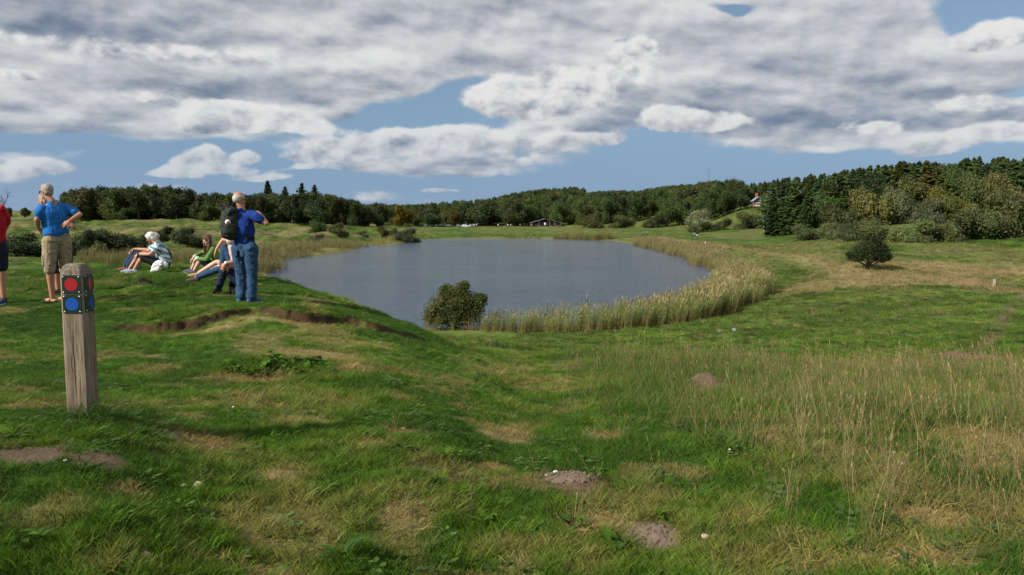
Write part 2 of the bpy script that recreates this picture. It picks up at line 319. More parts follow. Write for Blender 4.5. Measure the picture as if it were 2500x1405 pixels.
def cover(x, y):
    """-> bare, straw, lush weights"""
    r = np.hypot(x, y)
    n1 = nfbm(x, y, 0.55, 4, 31); n2 = nfbm(x, y, 2.6, 4, 37); nf = nfbm(x, y*0.55, 0.07, 4, 41); nb = nfbm(x, y, 9.0, 3, 43)
    near = 1-sstep(14, 26, r)
    bare = np.zeros(np.shape(x)); wob = 0.55+0.9*n2
    for c in DIRT: bare = np.maximum(bare, gauss(x, y, c[0], c[1], c[2], c[3])*wob)
    bare = sstep(.32, .62, bare)
    straw = np.maximum(sstep(.55, .72, n1*0.6+n2*0.4)*near*0.75, sstep(.64, .74, nfbm(x, y, 1.6, 3, 35))*near*.6)
    for c in SCORCH: straw = np.maximum(straw, sstep(.25, .75, gauss(x, y, c[0], c[1], c[2], c[3])*wob))
    bare = np.maximum(bare, smooth_path(x, y, TRAIL, .45)*sstep(.38, .52, n2)*.9)
    # right hand brow: long pale grass
    brow = sstep(1.0, 3.2, x-0.12*(y-6))*sstep(5.5, 8.0, y)*(1-sstep(17, 20, y))
    straw = np.maximum(straw, brow*sstep(.36, .62, n1)*.8)
    straw = np.maximum(straw, sstep(1.2, 2.6, x)*(1-sstep(5.5, 7, y))*sstep(.45, .6, n2)*.7)
    # middle distance: banks of dry grass on the right meadow
    mid = sstep(24, 40, r)
    dry = sstep(.50, .66, nf+0.10*sstep(60, 200, x+y*.35)+(n1-.5)*.5)
    grn = sstep(28, 40, r)*(1-sstep(72, 92, r)); dry = dry*(1-.75*grn)+.30*sstep(.60, .72, nfbm(x, y, .7, 3, 47))*grn; dry = np.maximum(dry, sstep(120, 150, r)*sstep(10, 40, x)*sstep(.40, .55, nf))
    band = np.maximum(gauss(x, y, *G(2130, 672), 9, 5), 0)+gauss(x, y, *G(2330, 660), 16, 9)+gauss(x, y, *G(2250, 690), 12, 4)*.8+smooth_path(x, y, TRAIL2, 2.2)*.7
    straw = np.where(mid > 0, np.maximum(straw*(1-mid), mid*np.clip(dry*.34+band*(.4+.9*n1), 0, 1)*.9), straw)
    lm = sstep(0, 30, -x-20)*sstep(150, 190, y); straw = np.maximum(straw, lm*sstep(.50, .62, nfbm(x, y*.6, .06, 4, 45))*.75); bare = np.maximum(bare, lm*sstep(.66, .70, nfbm(x*.6, y, .16, 4, 46))*.8)
    lawn = gauss(x, y, 0, 345, 200, 30)*.5
    straw = straw*(1-lawn)
    sd = pond_sd(x, y); straw = np.maximum(straw, (1-sstep(0, 5, sd))*.6)
    lush = sstep(.38, .66, n1*.5+n2*.3+nb*.2)
    return bare, straw, lush
LUSH = np.array([.075, .145, .014]); DARKG = np.array([.036, .078, .010]); STRAW = np.array([.29, .235, .115]); OCHRE = np.array([.150, .118, .048]); EARTH = np.array([.120, .086, .058]); BANK = np.array([.13, .125, .03])
def albedo(x, y):
    bare, straw, lush = cover(x, y)
    v = nfbm(x, y, 5.0, 4, 51); v2 = nfbm(x, y, .03, 3, 52); r = np.hypot(x, y)
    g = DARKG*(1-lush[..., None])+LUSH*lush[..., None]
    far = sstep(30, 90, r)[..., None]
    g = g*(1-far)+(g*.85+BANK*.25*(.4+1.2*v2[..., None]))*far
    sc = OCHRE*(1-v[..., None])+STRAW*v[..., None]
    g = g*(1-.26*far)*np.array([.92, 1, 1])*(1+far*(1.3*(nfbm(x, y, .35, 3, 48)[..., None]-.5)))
    c = g*(1-straw[..., None]*.85)+sc*straw[..., None]*.85
    return c*(1-bare[..., None])+EARTH*(.75+.5*v[..., None])*bare[..., None], bare, straw, lush

# ------------------------------------------------------------------ mesh helpers
def mesh_np(name, V, F, smooth=False, mat=None):
    """V (n,3), F list of arrays (k,4) or (k,3)"""
    me = bpy.data.meshes.new(name)
    if not isinstance(F, (list, tuple)): F = [F]
    F = [np.asarray(f, np.int32) for f in F if len(f)]
    lt = np.concatenate([np.full(len(f), f.shape[1], np.int32) for f in F]); li = np.concatenate([f.ravel() for f in F])
    me.vertices.add(len(V)); me.vertices.foreach_set('co', np.asarray(V, np.float32).ravel())
    me.loops.add(len(li)); me.loops.foreach_set('vertex_index', li)
    me.polygons.add(len(lt)); me.polygons.foreach_set('loop_start', np.concatenate([[0], np.cumsum(lt)[:-1]]).astype(np.int32))
    me.polygons.foreach_set('loop_total', lt)
    me.polygons.foreach_set('use_smooth', np.full(len(lt), bool(smooth)))
    me.update(calc_edges=True)
    if mat: me.materials.append(mat)
    return me
def vcol(me, name, C):
    a = me.attributes.new(name, 'FLOAT_COLOR', 'POINT')
    C = np.asarray(C, np.float32)
    if C.shape[1] == 3: C = np.concatenate([C, np.ones((len(C), 1), np.float32)], 1)
    a.data.foreach_set('color', C.ravel())
def link(name, me, parent=None):
    o = bpy.data.objects.new(name, me); COL.objects.link(o)
    if parent: o.parent = parent
    return o
def tag(o, label=None, cat=None, group=None, kind=None):
    if label: o['label'] = label
    if cat: o['category'] = cat
    if group: o['group'] = group
    if kind: o['kind'] = kind
    return o
def thing(name, label, cat, loc=(0, 0, 0), rz=0.0, group=None):
    o = bpy.data.objects.new(name, None); COL.objects.link(o); o.empty_display_size = .2
    o.location = loc; o.rotation_euler = (0, 0, rz)
    return tag(o, label, cat, group)
def gz(x, y): return float(land(np.array([x]), np.array([y]))[0])

def mat(name, col=(.5, .5, .5), rough=.8, bump=0.0, bscale=40.0, var=0.0, vscale=6.0, spec=.3, metal=0.0, trans=0.0, attr=None, inst=None, squash=(1, 1, 1)):
    m = bpy.data.materials.new(name); m.use_nodes = True; t = m.node_tree; Ex.tree = t
    b = t.nodes['Principled BSDF']; b.inputs['Roughness'].default_value = rough; b.inputs['Specular IOR Level'].default_value = spec; b.inputs['Metallic'].default_value = metal
    c = None
    if attr or inst:
        a = t.nodes.new('ShaderNodeAttribute'); a.attribute_name = attr or inst; a.attribute_type = 'INSTANCER' if inst else 'GEOMETRY'; c = a.outputs['Color']
    if var or bump:
        q = t.nodes.new('ShaderNodeTexCoord'); mp = t.nodes.new('ShaderNodeMapping'); mp.inputs['Scale'].default_value = squash; t.links.new(q.outputs['Object'], mp.inputs[0])
    if var:
        n = fbm(mp.outputs[0], vscale, 5, .6)
        k = n*(2*var)+(1-var)
        vm = t.nodes.new('ShaderNodeVectorMath'); vm.operation = 'SCALE'
        if c: t.links.new(c, vm.inputs[0])
        else: vm.inputs[0].default_value = col
        t.links.new(k.v, vm.inputs['Scale']); c = vm.outputs[0]
    if c is None: b.inputs['Base Color'].default_value = (*col, 1)
    else: t.links.new(c, b.inputs['Base Color'])
    if bump:
        n = fbm(mp.outputs[0], bscale, 4, .6); bn = t.nodes.new('ShaderNodeBump'); bn.inputs['Strength'].default_value = bump; bn.inputs['Distance'].default_value = .02
        t.links.new(n.v, bn.inputs['Height']); t.links.new(bn.outputs[0], b.inputs['Normal'])
    if trans:
        tr = t.nodes.new('ShaderNodeBsdfTranslucent'); ms = t.nodes.new('ShaderNodeMixShader'); ms.inputs[0].default_value = trans
        if c is None: tr.inputs[0].default_value = (*col, 1)
        else: t.links.new(c, tr.inputs[0])
        t.links.new(b.outputs[0], ms.inputs[1]); t.links.new(tr.outputs[0], ms.inputs[2]); t.links.new(ms.outputs[0], t.nodes['Material Output'].inputs[0])
    return m

# ------------------------------------------------------------------ ground sheet
th_in = np.linspace(R(-44), R(44), 560); th_out = np.linspace(R(44), R(316), 90)[1:-1]
TH = np.concatenate([th_in, th_out]); nth = len(TH)
RR = np.concatenate([np.exp(np.linspace(math.log(.5), math.log(2.6), 12))[:-1], np.exp(np.linspace(math.log(2.6), math.log(9.2), 180))[:-1], np.linspace(9.2, 13.4, 120)[:-1], np.exp(np.linspace(math.log(13.4), math.log(30), 100))[:-1], np.exp(np.linspace(math.log(30), math.log(420), 260))[:-1], np.exp(np.linspace(math.log(420), math.log(4500), 40))])
nr = len(RR)
Tg, Rg = np.meshgrid(TH, RR, indexing='ij'); gx = Rg*np.sin(Tg); gy = Rg*np.cos(Tg)
gzv = land(gx, gy)
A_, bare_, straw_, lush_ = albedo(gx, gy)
# the worn turf edge of the grassy mound: a low scarp of bare brown earth
idx = np.arange(nth*nr).reshape(nth, nr); i0 = idx; i1 = np.roll(idx, -1, 0)
quads = np.stack([i0[:, :-1], i0[:, 1:], i1[:, 1:], i1[:, :-1]], -1).reshape(-1, 4)
V = np.stack([gx, gy, gzv], -1).reshape(-1, 3)
sg_, sa_ = scarp(gx, gy)
scar = sstep(-.06, 0, sg_)*(1-sstep(.06, .20, sg_))*sstep(.02, .08, sa_)*sstep(.22, .36, nfbm(gx, gy, 2.0, 3, 61))
SC = np.array([.055, .034, .019])
A_ = A_*(1-scar[..., None])+SC*(.6+.9*nfbm(gx, gy, 9., 3, 62)[..., None])*scar[..., None]
c0 = (0, 0, gz(0., .01)); V = np.vstack([V, [c0]])
tri = np.stack([np.full(nth, nth*nr), idx[:, 0], np.roll(idx, -1, 0)[:, 0]], -1)
mg = bpy.data.materials.new('ground'); mg.use_nodes = True; t_ = mg.node_tree; Ex.tree = t_; b_ = t_.nodes['Principled BSDF']
at = t_.nodes.new('ShaderNodeAttribute'); at.attribute_name = 'tint'
geo = t_.nodes.new('ShaderNodeNewGeometry')
def sc_(v, s):
    n = t_.nodes.new('ShaderNodeVectorMath'); n.operation = 'SCALE'; t_.links.new(v, n.inputs[0])
    if isinstance(s, Ex): t_.links.new(s.v, n.inputs['Scale'])
    else: n.inputs['Scale'].default_value = s
    return n.outputs[0]
nA = fbm(geo.outputs['Position'], 26.0, 6, .7); nB = fbm(geo.outputs['Position'], 1.3, 6, .65)
t_.links.new(sc_(at.outputs['Color'], (nA*1.1+.45)*(nB*1.0+.5)*1.0), b_.inputs['Base Color'])
b_.inputs['Roughness'].default_value = .95; b_.inputs['Specular IOR Level'].default_value = .1
bn = t_.nodes.new('ShaderNodeBump'); bn.inputs['Distance'].default_value = .03; bn.inputs['Strength'].default_value = .8
t_.links.new((nA+nB).v, bn.inputs['Height']); t_.links.new(bn.outputs[0], b_.inputs['Normal'])
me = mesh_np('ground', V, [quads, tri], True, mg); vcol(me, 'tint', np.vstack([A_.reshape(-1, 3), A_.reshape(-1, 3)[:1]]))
tag(link('ground', me), 'rolling green meadow with dry grass round the pond', kind='structure')

# ------------------------------------------------------------------ water
mw = bpy.data.materials.new('water'); mw.use_nodes = True; t_ = mw.node_tree; Ex.tree = t_; b_ = t_.nodes['Principled BSDF']
b_.inputs['Base Color'].default_value = (.040, .066, .105, 1); b_.inputs['Roughness'].default_value = .10; b_.inputs['IOR'].default_value = 1.33; b_.inputs['Specular IOR Level'].default_value = .5
geo = t_.nodes.new('ShaderNodeNewGeometry')
mp = t_.nodes.new('ShaderNodeMapping'); mp.inputs['Scale'].default_value = (.55, 1.3, 1); mp.inputs['Rotation'].default_value = (0, 0, R(12)); t_.links.new(geo.outputs['Position'], mp.inputs[0])
na = fbm(mp.outputs[0], .9, 4, .62); nb_ = fbm(mp.outputs[0], .045, 2, .5)
bn = t_.nodes.new('ShaderNodeBump'); bn.inputs['Distance'].default_value = .50; t_.links.new((nb_*.7+.30).v, bn.inputs['Strength'])
t_.links.new(na.v, bn.inputs['Height']); t_.links.new(bn.outputs[0], b_.inputs['Normal'])
wx, wy = np.meshgrid(np.linspace(-95, 60, 30), np.linspace(55, 318, 50), indexing='ij')
ii = np.arange(1500).reshape(30, 50)
me = mesh_np('water', np.stack([wx, wy, wx*0], -1).reshape(-1, 3), np.stack([ii[:-1, :-1], ii[1:, :-1], ii[1:, 1:], ii[:-1, 1:]], -1).reshape(-1, 4), True, mw)
tag(link('water', me), 'grey blue rippled pond', kind='structure')
# ------------------------------------------------------------------ scattering helper (used only for what nobody could count)
SRC = {}
def src_coll(name, objs):
    c = bpy.data.collections.new(name)
    for o in objs: c.objects.link(o)
    return c
def scatter(name, P, rot, scl, idx, tint, coll, label):
    me = bpy.data.meshes.new(name); me.vertices.add(len(P)); me.vertices.foreach_set('co', np.asarray(P, np.float32).ravel())
    for n_, ty, key, arr in (('rot', 'FLOAT_VECTOR', 'vector', rot), ('scl', 'FLOAT_VECTOR', 'vector', scl), ('idx', 'INT', 'value', idx)):
        a = me.attributes.new(n_, ty, 'POINT'); a.data.foreach_set(key, np.asarray(arr).ravel().astype(np.int32 if ty == 'INT' else np.float32))
    if tint is not None: vcol(me, 'tint', tint)
    o = link(name, me)
    g = bpy.data.node_groups.new('scatter_'+name, 'GeometryNodeTree')
    g.interface.new_socket('Geometry', in_out='INPUT', socket_type='NodeSocketGeometry'); g.interface.new_socket('Geometry', in_out='OUTPUT', socket_type='NodeSocketGeometry')
    N = g.nodes.new; gi = N('NodeGroupInput'); go = N('NodeGroupOutput'); ip = N('GeometryNodeInstanceOnPoints'); ci = N('GeometryNodeCollectionInfo')
    ci.inputs['Collection'].default_value = coll; ci.inputs['Separate Children'].default_value = True; ci.inputs['Reset Children'].default_value = True
    ip.inputs['Pick Instance'].default_value = True
    def na(nm, ty):
        n = N('GeometryNodeInputNamedAttribute'); n.data_type = ty; n.inputs[0].default_value = nm
        return n.outputs['Attribute']
    L = g.links.new
    L(gi.outputs[0], ip.inputs['Points']); L(ci.outputs[0], ip.inputs['Instance']); L(na('idx', 'INT'), ip.inputs['Instance Index'])
    L(na('rot', 'FLOAT_VECTOR'), ip.inputs['Rotation']); L(na('scl', 'FLOAT_VECTOR'), ip.inputs['Scale']); L(ip.outputs[0], go.inputs[0])
    m = o.modifiers.new('scatter', 'NODES'); m.node_group = g
    return tag(o, label, kind='stuff')

# ------------------------------------------------------------------ leaves, crowns, trunks
def unit(v): return v/np.maximum(np.linalg.norm(v, axis=-1, keepdims=True), 1e-9)
def cards(C, Nrm, size, r_, tilt=.8, aspect=1.5):
    """leaf shaped four-sided faces at C facing roughly Nrm"""
    n = len(C); d = unit(Nrm+r_.normal(0, tilt, (n, 3))); a = unit(np.cross(d, r_.normal(0, 1, (n, 3)))); b = np.cross(d, a)
    s = size*r_.uniform(.6, 1.35, (n, 1)); u = a*s*aspect*.5; v = b*s*.5
    V = np.stack([C-u, C-u*.1+v, C+u, C-u*.1-v+d*s*.12], 1).reshape(-1, 3)
    return V, np.arange(4*n).reshape(n, 4)
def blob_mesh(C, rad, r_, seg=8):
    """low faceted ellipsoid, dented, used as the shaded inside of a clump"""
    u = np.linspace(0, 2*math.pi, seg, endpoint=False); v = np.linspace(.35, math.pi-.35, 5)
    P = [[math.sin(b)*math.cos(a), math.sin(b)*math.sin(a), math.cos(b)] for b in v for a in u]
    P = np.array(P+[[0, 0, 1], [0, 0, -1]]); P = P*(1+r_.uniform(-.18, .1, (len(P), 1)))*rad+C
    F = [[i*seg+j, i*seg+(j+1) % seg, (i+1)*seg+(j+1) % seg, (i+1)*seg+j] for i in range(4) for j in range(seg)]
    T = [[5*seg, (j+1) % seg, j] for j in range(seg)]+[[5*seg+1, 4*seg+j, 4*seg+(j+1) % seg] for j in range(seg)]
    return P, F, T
def tube(pts, rads, seg=6):
    P = [np.array(p, float) for p in pts]; V = []; F = []
    for i, p in enumerate(P):
        d = unit(P[min(i+1, len(P)-1)]-P[max(i-1, 0)]); a = unit(np.cross(d, [0.31, .95, .1])); b = np.cross(d, a)
        for k in range(seg):
            t = 2*math.pi*k/seg; V.append(p+(a*math.cos(t)+b*math.sin(t))*rads[i])
        if i:
            for k in range(seg): F.append([(i-1)*seg+k, (i-1)*seg+(k+1) % seg, i*seg+(k+1) % seg, i*seg+k])
    return np.array(V), F
class Acc:
    def __init__(s): s.V = []; s.Q = []; s.T = []; s.C = []; s.n = 0
    def add(s, V, Q=(), T=(), c=(1, 1, 1)):
        V = np.asarray(V, float); s.V.append(V)
        if len(Q): s.Q.append(np.asarray(Q)+s.n)
        if len(T): s.T.append(np.asarray(T)+s.n)
        c = np.asarray(c, float); s.C.append(np.broadcast_to(c, (len(V), 3)) if c.ndim == 1 else c); s.n += len(V)
    def build(s, name, m, smooth=False):
        F = []
        if s.Q: F.append(np.concatenate(s.Q))
        if s.T: F.append(np.concatenate(s.T))
        me = mesh_np(name, np.concatenate(s.V), F, smooth, m); vcol(me, 'leafc', np.concatenate(s.C)); return me

def leafmat(name, trans=.25, rough=.6, inst=False):
    m = bpy.data.materials.new(name); m.use_nodes = True; t = m.node_tree; Ex.tree = t; b = t.nodes['Principled BSDF']
    oi = t.nodes.new('ShaderNodeObjectInfo'); at = t.nodes.new('ShaderNodeAttribute'); at.attribute_name = 'leafc'
    vm = t.nodes.new('ShaderNodeVectorMath'); vm.operation = 'MULTIPLY'; ti = t.nodes.new('ShaderNodeAttribute'); ti.attribute_type = 'INSTANCER'; ti.attribute_name = 'tint'
    t.links.new(ti.outputs['Color'] if inst else oi.outputs['Color'], vm.inputs[0]); t.links.new(at.outputs['Color'], vm.inputs[1])
    v2 = t.nodes.new('ShaderNodeVectorMath'); v2.operation = 'SCALE'; t.links.new(vm.outputs[0], v2.inputs[0]); t.links.new((Ex(oi.outputs['Random'])*.5+.75).v, v2.inputs['Scale'])
    c = v2.outputs[0]; t.links.new(c, b.inputs['Base Color']); b.inputs['Roughness'].default_value = rough; b.inputs['Specular IOR Level'].default_value = .25
    tr = t.nodes.new('ShaderNodeBsdfTranslucent'); ms = t.nodes.new('ShaderNodeMixShader'); ms.inputs[0].default_value = trans
    t.links.new(c, tr.inputs[0]); t.links.new(b.outputs[0], ms.inputs[1]); t.links.new(tr.outputs[0], ms.inputs[2]); t.links.new(ms.outputs[0], t.nodes['Material Output'].inputs[0])
    return m
M_LEAF = leafmat('foliage'); M_LEAFI = leafmat('foliage_far', inst=True); M_BARK = mat('bark', (.085, .065, .048), .95, bump=.6, bscale=14, var=.35, vscale=5); M_BIRCH = mat('pale_bark', (.38, .35, .30), .9, var=.35, vscale=3)

def crown(seed, H, Rr, base, nl, ncard, size, core=True, flat=1.0, spread=1.0, shell=.55, jit=.5):
    """round leafed crown: lobes on a dome, leaf clumps over every lobe, each clump its own shade of green"""
    r_ = np.random.default_rng(seed); A = Acc(); zc = (base+H)/2; rz = (H-base)/2
    L = []
    for i in range(nl):
        t = i/nl; ang = i*2.39996+r_.uniform(-.4, .4); zz_ = -0.75+1.6*((i*0.618+.1*r_.uniform()) % 1.0)
        rr = math.sqrt(max(0.05, 1-min(1, abs(zz_))**2.2))*r_.uniform(.45, .72)*spread
        rad = r_.uniform(.30, .46)*(1.0-.25*max(0, zz_))
        L.append((np.array([math.cos(ang)*rr*Rr, math.sin(ang)*rr*Rr, zc+zz_*rz*.74]), np.array([rad*Rr, rad*Rr, rad*rz*flat*.95])))
    L.append((np.array([0, 0, zc]), np.array([Rr*.55, Rr*.55, rz*.6])))
    for c, rd in L:
        sh = r_.uniform(.72, 1.15); hue = np.array([r_.uniform(.88, 1.12), 1, r_.uniform(.8, 1.1)])
        if core:
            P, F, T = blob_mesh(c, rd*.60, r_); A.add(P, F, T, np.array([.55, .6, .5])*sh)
        k = int(ncard/len(L)); d = unit(r_.normal(0, 1, (k, 3))); rad_ = r_.uniform(shell, 1.16, (k, 1))+.12*np.sin(d[:, :1]*7+i)+r_.normal(0, .05, (k, 1))
        C = c+d*rd*rad_
        V, F = cards(C, d*jit+np.array([0, 0, .3]), size, r_)
        col = np.repeat(hue*sh*r_.uniform(.74, 1.18, (k, 1)), 4, 0); A.add(V, F, (), col)
    return A.build('crown', M_LEAF)
def trunk_mesh(seed, H, r0, base, m=None, limbs=6, Rr=3.0, lean=.3):
    r_ = np.random.default_rng(seed+900); A = Acc()
    top = np.array([r_.normal(0, lean), r_.normal(0, lean), H*.8]); mid = top*.5+np.array([r_.normal(0, lean*.5), r_.normal(0, lean*.5), 0])
    V, F = tube([(0, 0, -.5), (0, 0, .0), (mid*.25), mid, top], [r0*1.5, r0*1.2, r0, r0*.65, r0*.15], 7); A.add(V, F)
    for i in range(limbs):
        t = .35+.5*i/limbs; s = mid*(t*2) if t < .5 else mid+(top-mid)*(t*2-1); s[2] = max(s[2], base*.9)
        a = i*2.4+r_.uniform(-.5, .5); e = s+np.array([math.cos(a)*Rr*.75, math.sin(a)*Rr*.75, H*.13]); q = (s+e)/2+np.array([0, 0, -.02*H])
        V, F = tube([s, q, e], [r0*.42, r0*.28, r0*.07], 5); A.add(V, F)
    return A.build('trunk', m or M_BARK, True)
def conifer_crown(seed, H, Rr, base, whorls, size, droop=.25, dens=9, ragged=.25):
    r_ = np.random.default_rng(seed); A = Acc()
    for w_i in range(whorls):
        t = w_i/(whorls-1); z = base+(H-base)*t**.92; L = Rr*(1-t)**.75*(1-.25*math.exp(-t*8))+.12
        nb = int(7+4*(1-t)); sh = r_.uniform(.8, 1.12); 
        for b in range(nb):
            a = r_.uniform(0, 6.283); l = L*r_.uniform(1-ragged*1.6, 1+ragged*.6); k = max(3, int(dens*l/Rr+2))
            s = np.linspace(.12, 1, k); zz_ = z-droop*l*s**1.4+.10*l*s**3
            C = np.stack([math.cos(a)*l*s, math.sin(a)*l*s, zz_], 1)+r_.normal(0, .08*size+.05, (k, 3))
            n = len(C); dirv_ = np.array([math.cos(a), math.sin(a), -.35]); side = np.array([-math.sin(a), math.cos(a), 0])
            wv = size*r_.uniform(.7, 1.2, (n, 1)); u = dirv_*wv*.75; v = side*wv*.75+r_.normal(0, .16, (n, 3))
            hang = np.array([0, 0, -1])*wv*.35
            V = np.stack([C-u, C+v+hang, C+u+hang*.5, C-v+hang], 1).reshape(-1, 3)
            A.add(V, np.arange(4*n).reshape(n, 4), (), np.repeat(sh*np.array([1, 1, 1])*r_.uniform(.6, 1.25, (n, 1)), 4, 0))
    for i in range(5):
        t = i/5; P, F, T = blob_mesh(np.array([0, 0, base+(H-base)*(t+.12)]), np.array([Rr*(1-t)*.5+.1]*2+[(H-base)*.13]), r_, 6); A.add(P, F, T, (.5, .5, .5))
    return A.build('crown', M_LEAF)
def conifer_trunk(seed, H, r0):
    A = Acc(); V, F = tube([(0, 0, -.5), (0, 0, H*.3), (0, 0, H*.97)], [r0, r0*.75, r0*.08], 7); A.add(V, F); return A.build('trunk', M_BARK, True)

# unit trees are built 10 m high and scaled
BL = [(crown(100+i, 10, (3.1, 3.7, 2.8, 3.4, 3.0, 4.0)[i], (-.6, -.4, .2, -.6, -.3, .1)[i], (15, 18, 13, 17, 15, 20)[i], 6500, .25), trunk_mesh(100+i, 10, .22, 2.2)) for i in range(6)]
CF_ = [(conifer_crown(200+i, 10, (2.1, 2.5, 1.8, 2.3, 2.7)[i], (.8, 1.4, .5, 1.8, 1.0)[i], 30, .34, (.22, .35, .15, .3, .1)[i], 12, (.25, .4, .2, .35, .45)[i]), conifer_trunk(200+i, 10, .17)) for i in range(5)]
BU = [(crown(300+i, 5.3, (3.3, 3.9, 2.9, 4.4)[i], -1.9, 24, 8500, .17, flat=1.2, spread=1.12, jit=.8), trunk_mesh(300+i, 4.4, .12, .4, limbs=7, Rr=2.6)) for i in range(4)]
def plant(name, label, cat, kit, loc, s, col, rz=None, group=None, bark=None, birch=False):
    t = thing(name, label, cat, loc, random.uniform(0, 6.28) if rz is None else rz, group); t.scale = s if isinstance(s, tuple) else (s, s, s)
    c = link('crown', kit[0], t); c.color = (*col, 1)
    k = link('trunk', kit[1], t)
    if birch: k.material_slots[0].link = 'OBJECT'; k.material_slots[0].material = M_BIRCH
    return t
TOPL = [(-400, 500), (0, 505), (100, 505), (150, 478), (180, 456), (250, 450), (330, 446), (400, 450), (450, 452), (480, 470), (505, 462), (540, 468), (600, 470), (650, 466), (700, 468), (780, 464), (840, 478), (872, 488), (885, 498), (920, 492),
        (960, 496), (1000, 497), (1100, 489), (1160, 484), (1200, 480), (1260, 468), (1320, 458), (1400, 453), (1415, 456), (1425, 468), (1500, 462), (1560, 464), (1620, 452), (1700, 445), (1760, 436), (1800, 432), (1808, 452), (1850, 446),
        (1885, 440), (1920, 434), (1990, 425), (2060, 418), (2120, 408), (2200, 398), (2280, 394), (2330, 398), (2380, 383), (2420, 388), (2470, 380), (2520, 380), (2700, 380)]
def top_y(px): return np.interp(px, [q[0] for q in TOPL], [q[1] for q in TOPL])
WOOD = []                                                       # kind, variant, x, y, z, height, colour, label key
def pxx(px, d): return (px-1250)/1925.0*d
r_ = np.random.default_rng(5)
LCOL = [(.064, .100, .024), (.050, .088, .024), (.082, .108, .025), (.062, .090, .030), (.090, .096, .028), (.044, .074, .020)]
def wood(px0, px1, d0, d1, dd, sp_, kinds, hn, key, hmin=6, bright=1.0, edge=(1.0, 1.0)):
    d = d0
    while d <= d1:
        px = px0+r_.uniform(0, sp_/d*1925)
        while px < px1:
            D = d+r_.uniform(-.35, .35)*dd; x = pxx(px, D); z = gz(x, D)
            hm = CAMZ+(520-top_y(px))/1915.0*D-z
            h = r_.uniform(*hn); h = min(h, hm*r_.uniform(.93, 1.015))
            if D < 408 and 1826 < px < 1874: h = 0                  # the hill house shows through here
            if h > hmin:
                k = kinds[int(r_.integers(len(kinds)))]; c = np.array(LCOL[int(r_.integers(6))])*r_.uniform(.8, 1.2)*bright
                if k == 'c': c = c*(np.array([1.02, .93, .8]) if r_.uniform() < .45 else np.array([.8, .92, .95]))
                WOOD.append((k, int(r_.integers(6 if k == 'b' else 5)), x, D, z, h, tuple(c), key))
            px += sp_*r_.uniform(.75, 1.25)/d*1925
        d += dd
wood(140, 900, 352, 415, 10, 6.4, 'bbbbb', (11.5, 21), 0, bright=.75)
wood(-330, 140, 400, 440, 14, 8, 'bb', (8, 12), 0, hmin=4, bright=.8)
wood(860, 1240, 452, 560, 14, 8.0, 'b', (12, 17), 1)
wood(1240, 1800, 458, 680, 13, 8.0, 'bbbbbb', (12, 17), 1)
wood(1620, 1835, 395, 470, 14, 7.0, 'b', (11, 15), 1)
wood(1800, 1900, 440, 520, 14, 7.0, 'bc', (12, 17), 2)
wood(1885, 2090, 256, 262, 8, 5.5, 'cccb', (9, 15), 2, bright=.95)
wood(1880, 2640, 270, 400, 12, 6.0, 'ccccbb', (12, 20), 2, bright=1.0)
WOOD.sort(key=lambda q: q[3])
buf = np.full(1600, 720.0); score = []                            # how much of each tree shows past the ones before it
for q in WOOD:
    k, v, x, y, z, h, c, key = q; pc = 1250+x/y*1925; hw = h*(.3 if k == 'b' else .2)/y*1925
    yt = 520+(CAMZ-z-h)/y*1915; yb = 520+(CAMZ-z)/y*1915
    i0_, i1_ = int(max(0, (pc-hw+300)/2)), int(min(1599, (pc+hw+300)/2))+1
    if i1_ <= i0_ or pc < -20 or pc > 2520: score.append(0); continue
    seg_ = buf[i0_:i1_]; score.append(float(np.maximum(0, np.minimum(seg_, yb)-yt).sum())); buf[i0_:i1_] = np.minimum(seg_, yt+.12*(yb-yt))
order = sorted(range(len(WOOD)), key=lambda i: -score[i]); WOOD = [WOOD[i] for i in order]
WLAB = {0: ('tree in the dark wood behind the left meadow', 'trees of the wood behind the left meadow'), 1: ('tree on the wooded hill beyond the far end of the pond', 'trees of the wooded hill beyond the pond'),
        2: ('tree in the wood on the right hand hillside', 'trees of the wood on the right hillside')}
KN = {'b': ('broadleaf_tree', 'broadleaf', BL), 'c': ('conifer_tree', 'conifer', CF_)}
D_FRONT = {0: lambda p, d: d < 366 or p < 140, 1: lambda p, d: d < 470 and (d < 412 or p < 1600), 2: lambda p, d: d < 285}
MARKS = {0: [(60, 'left of the man in the blue polo'), (230, 'right behind the man in the blue polo'), (330, 'left of the white haired woman'), (430, 'above the white haired woman'), (540, 'above the girl in green'), (640, 'behind the man with the backpack'), (730, 'just right of the backpack man'), (820, 'under the spiky conifer tops'), (9999, 'at the right end of the left wood')],
 1: [(960, 'left of the yellow tree'), (1030, 'behind the yellow tree'), (1130, 'behind the parked cars'), (1200, 'behind the small kiosk'), (1290, 'between kiosk and barn'), (1375, 'behind the black barn'), (1480, 'right of the barn'), (1640, 'above the olive shrubs'), (1740, 'below the radio mast'), (9999, 'left of the hill house')],
 2: [(1885, 'beside the hill house'), (1980, 'just right of the hill house'), (2090, 'left of the lone hawthorn'), (2170, 'above the lone hawthorn'), (2260, 'above the pale willow'), (2380, 'above the yellow tinged bush'), (9999, 'at the right edge of the picture')]}
lim_ = {'b': 0, 'c': 0}; rest = []
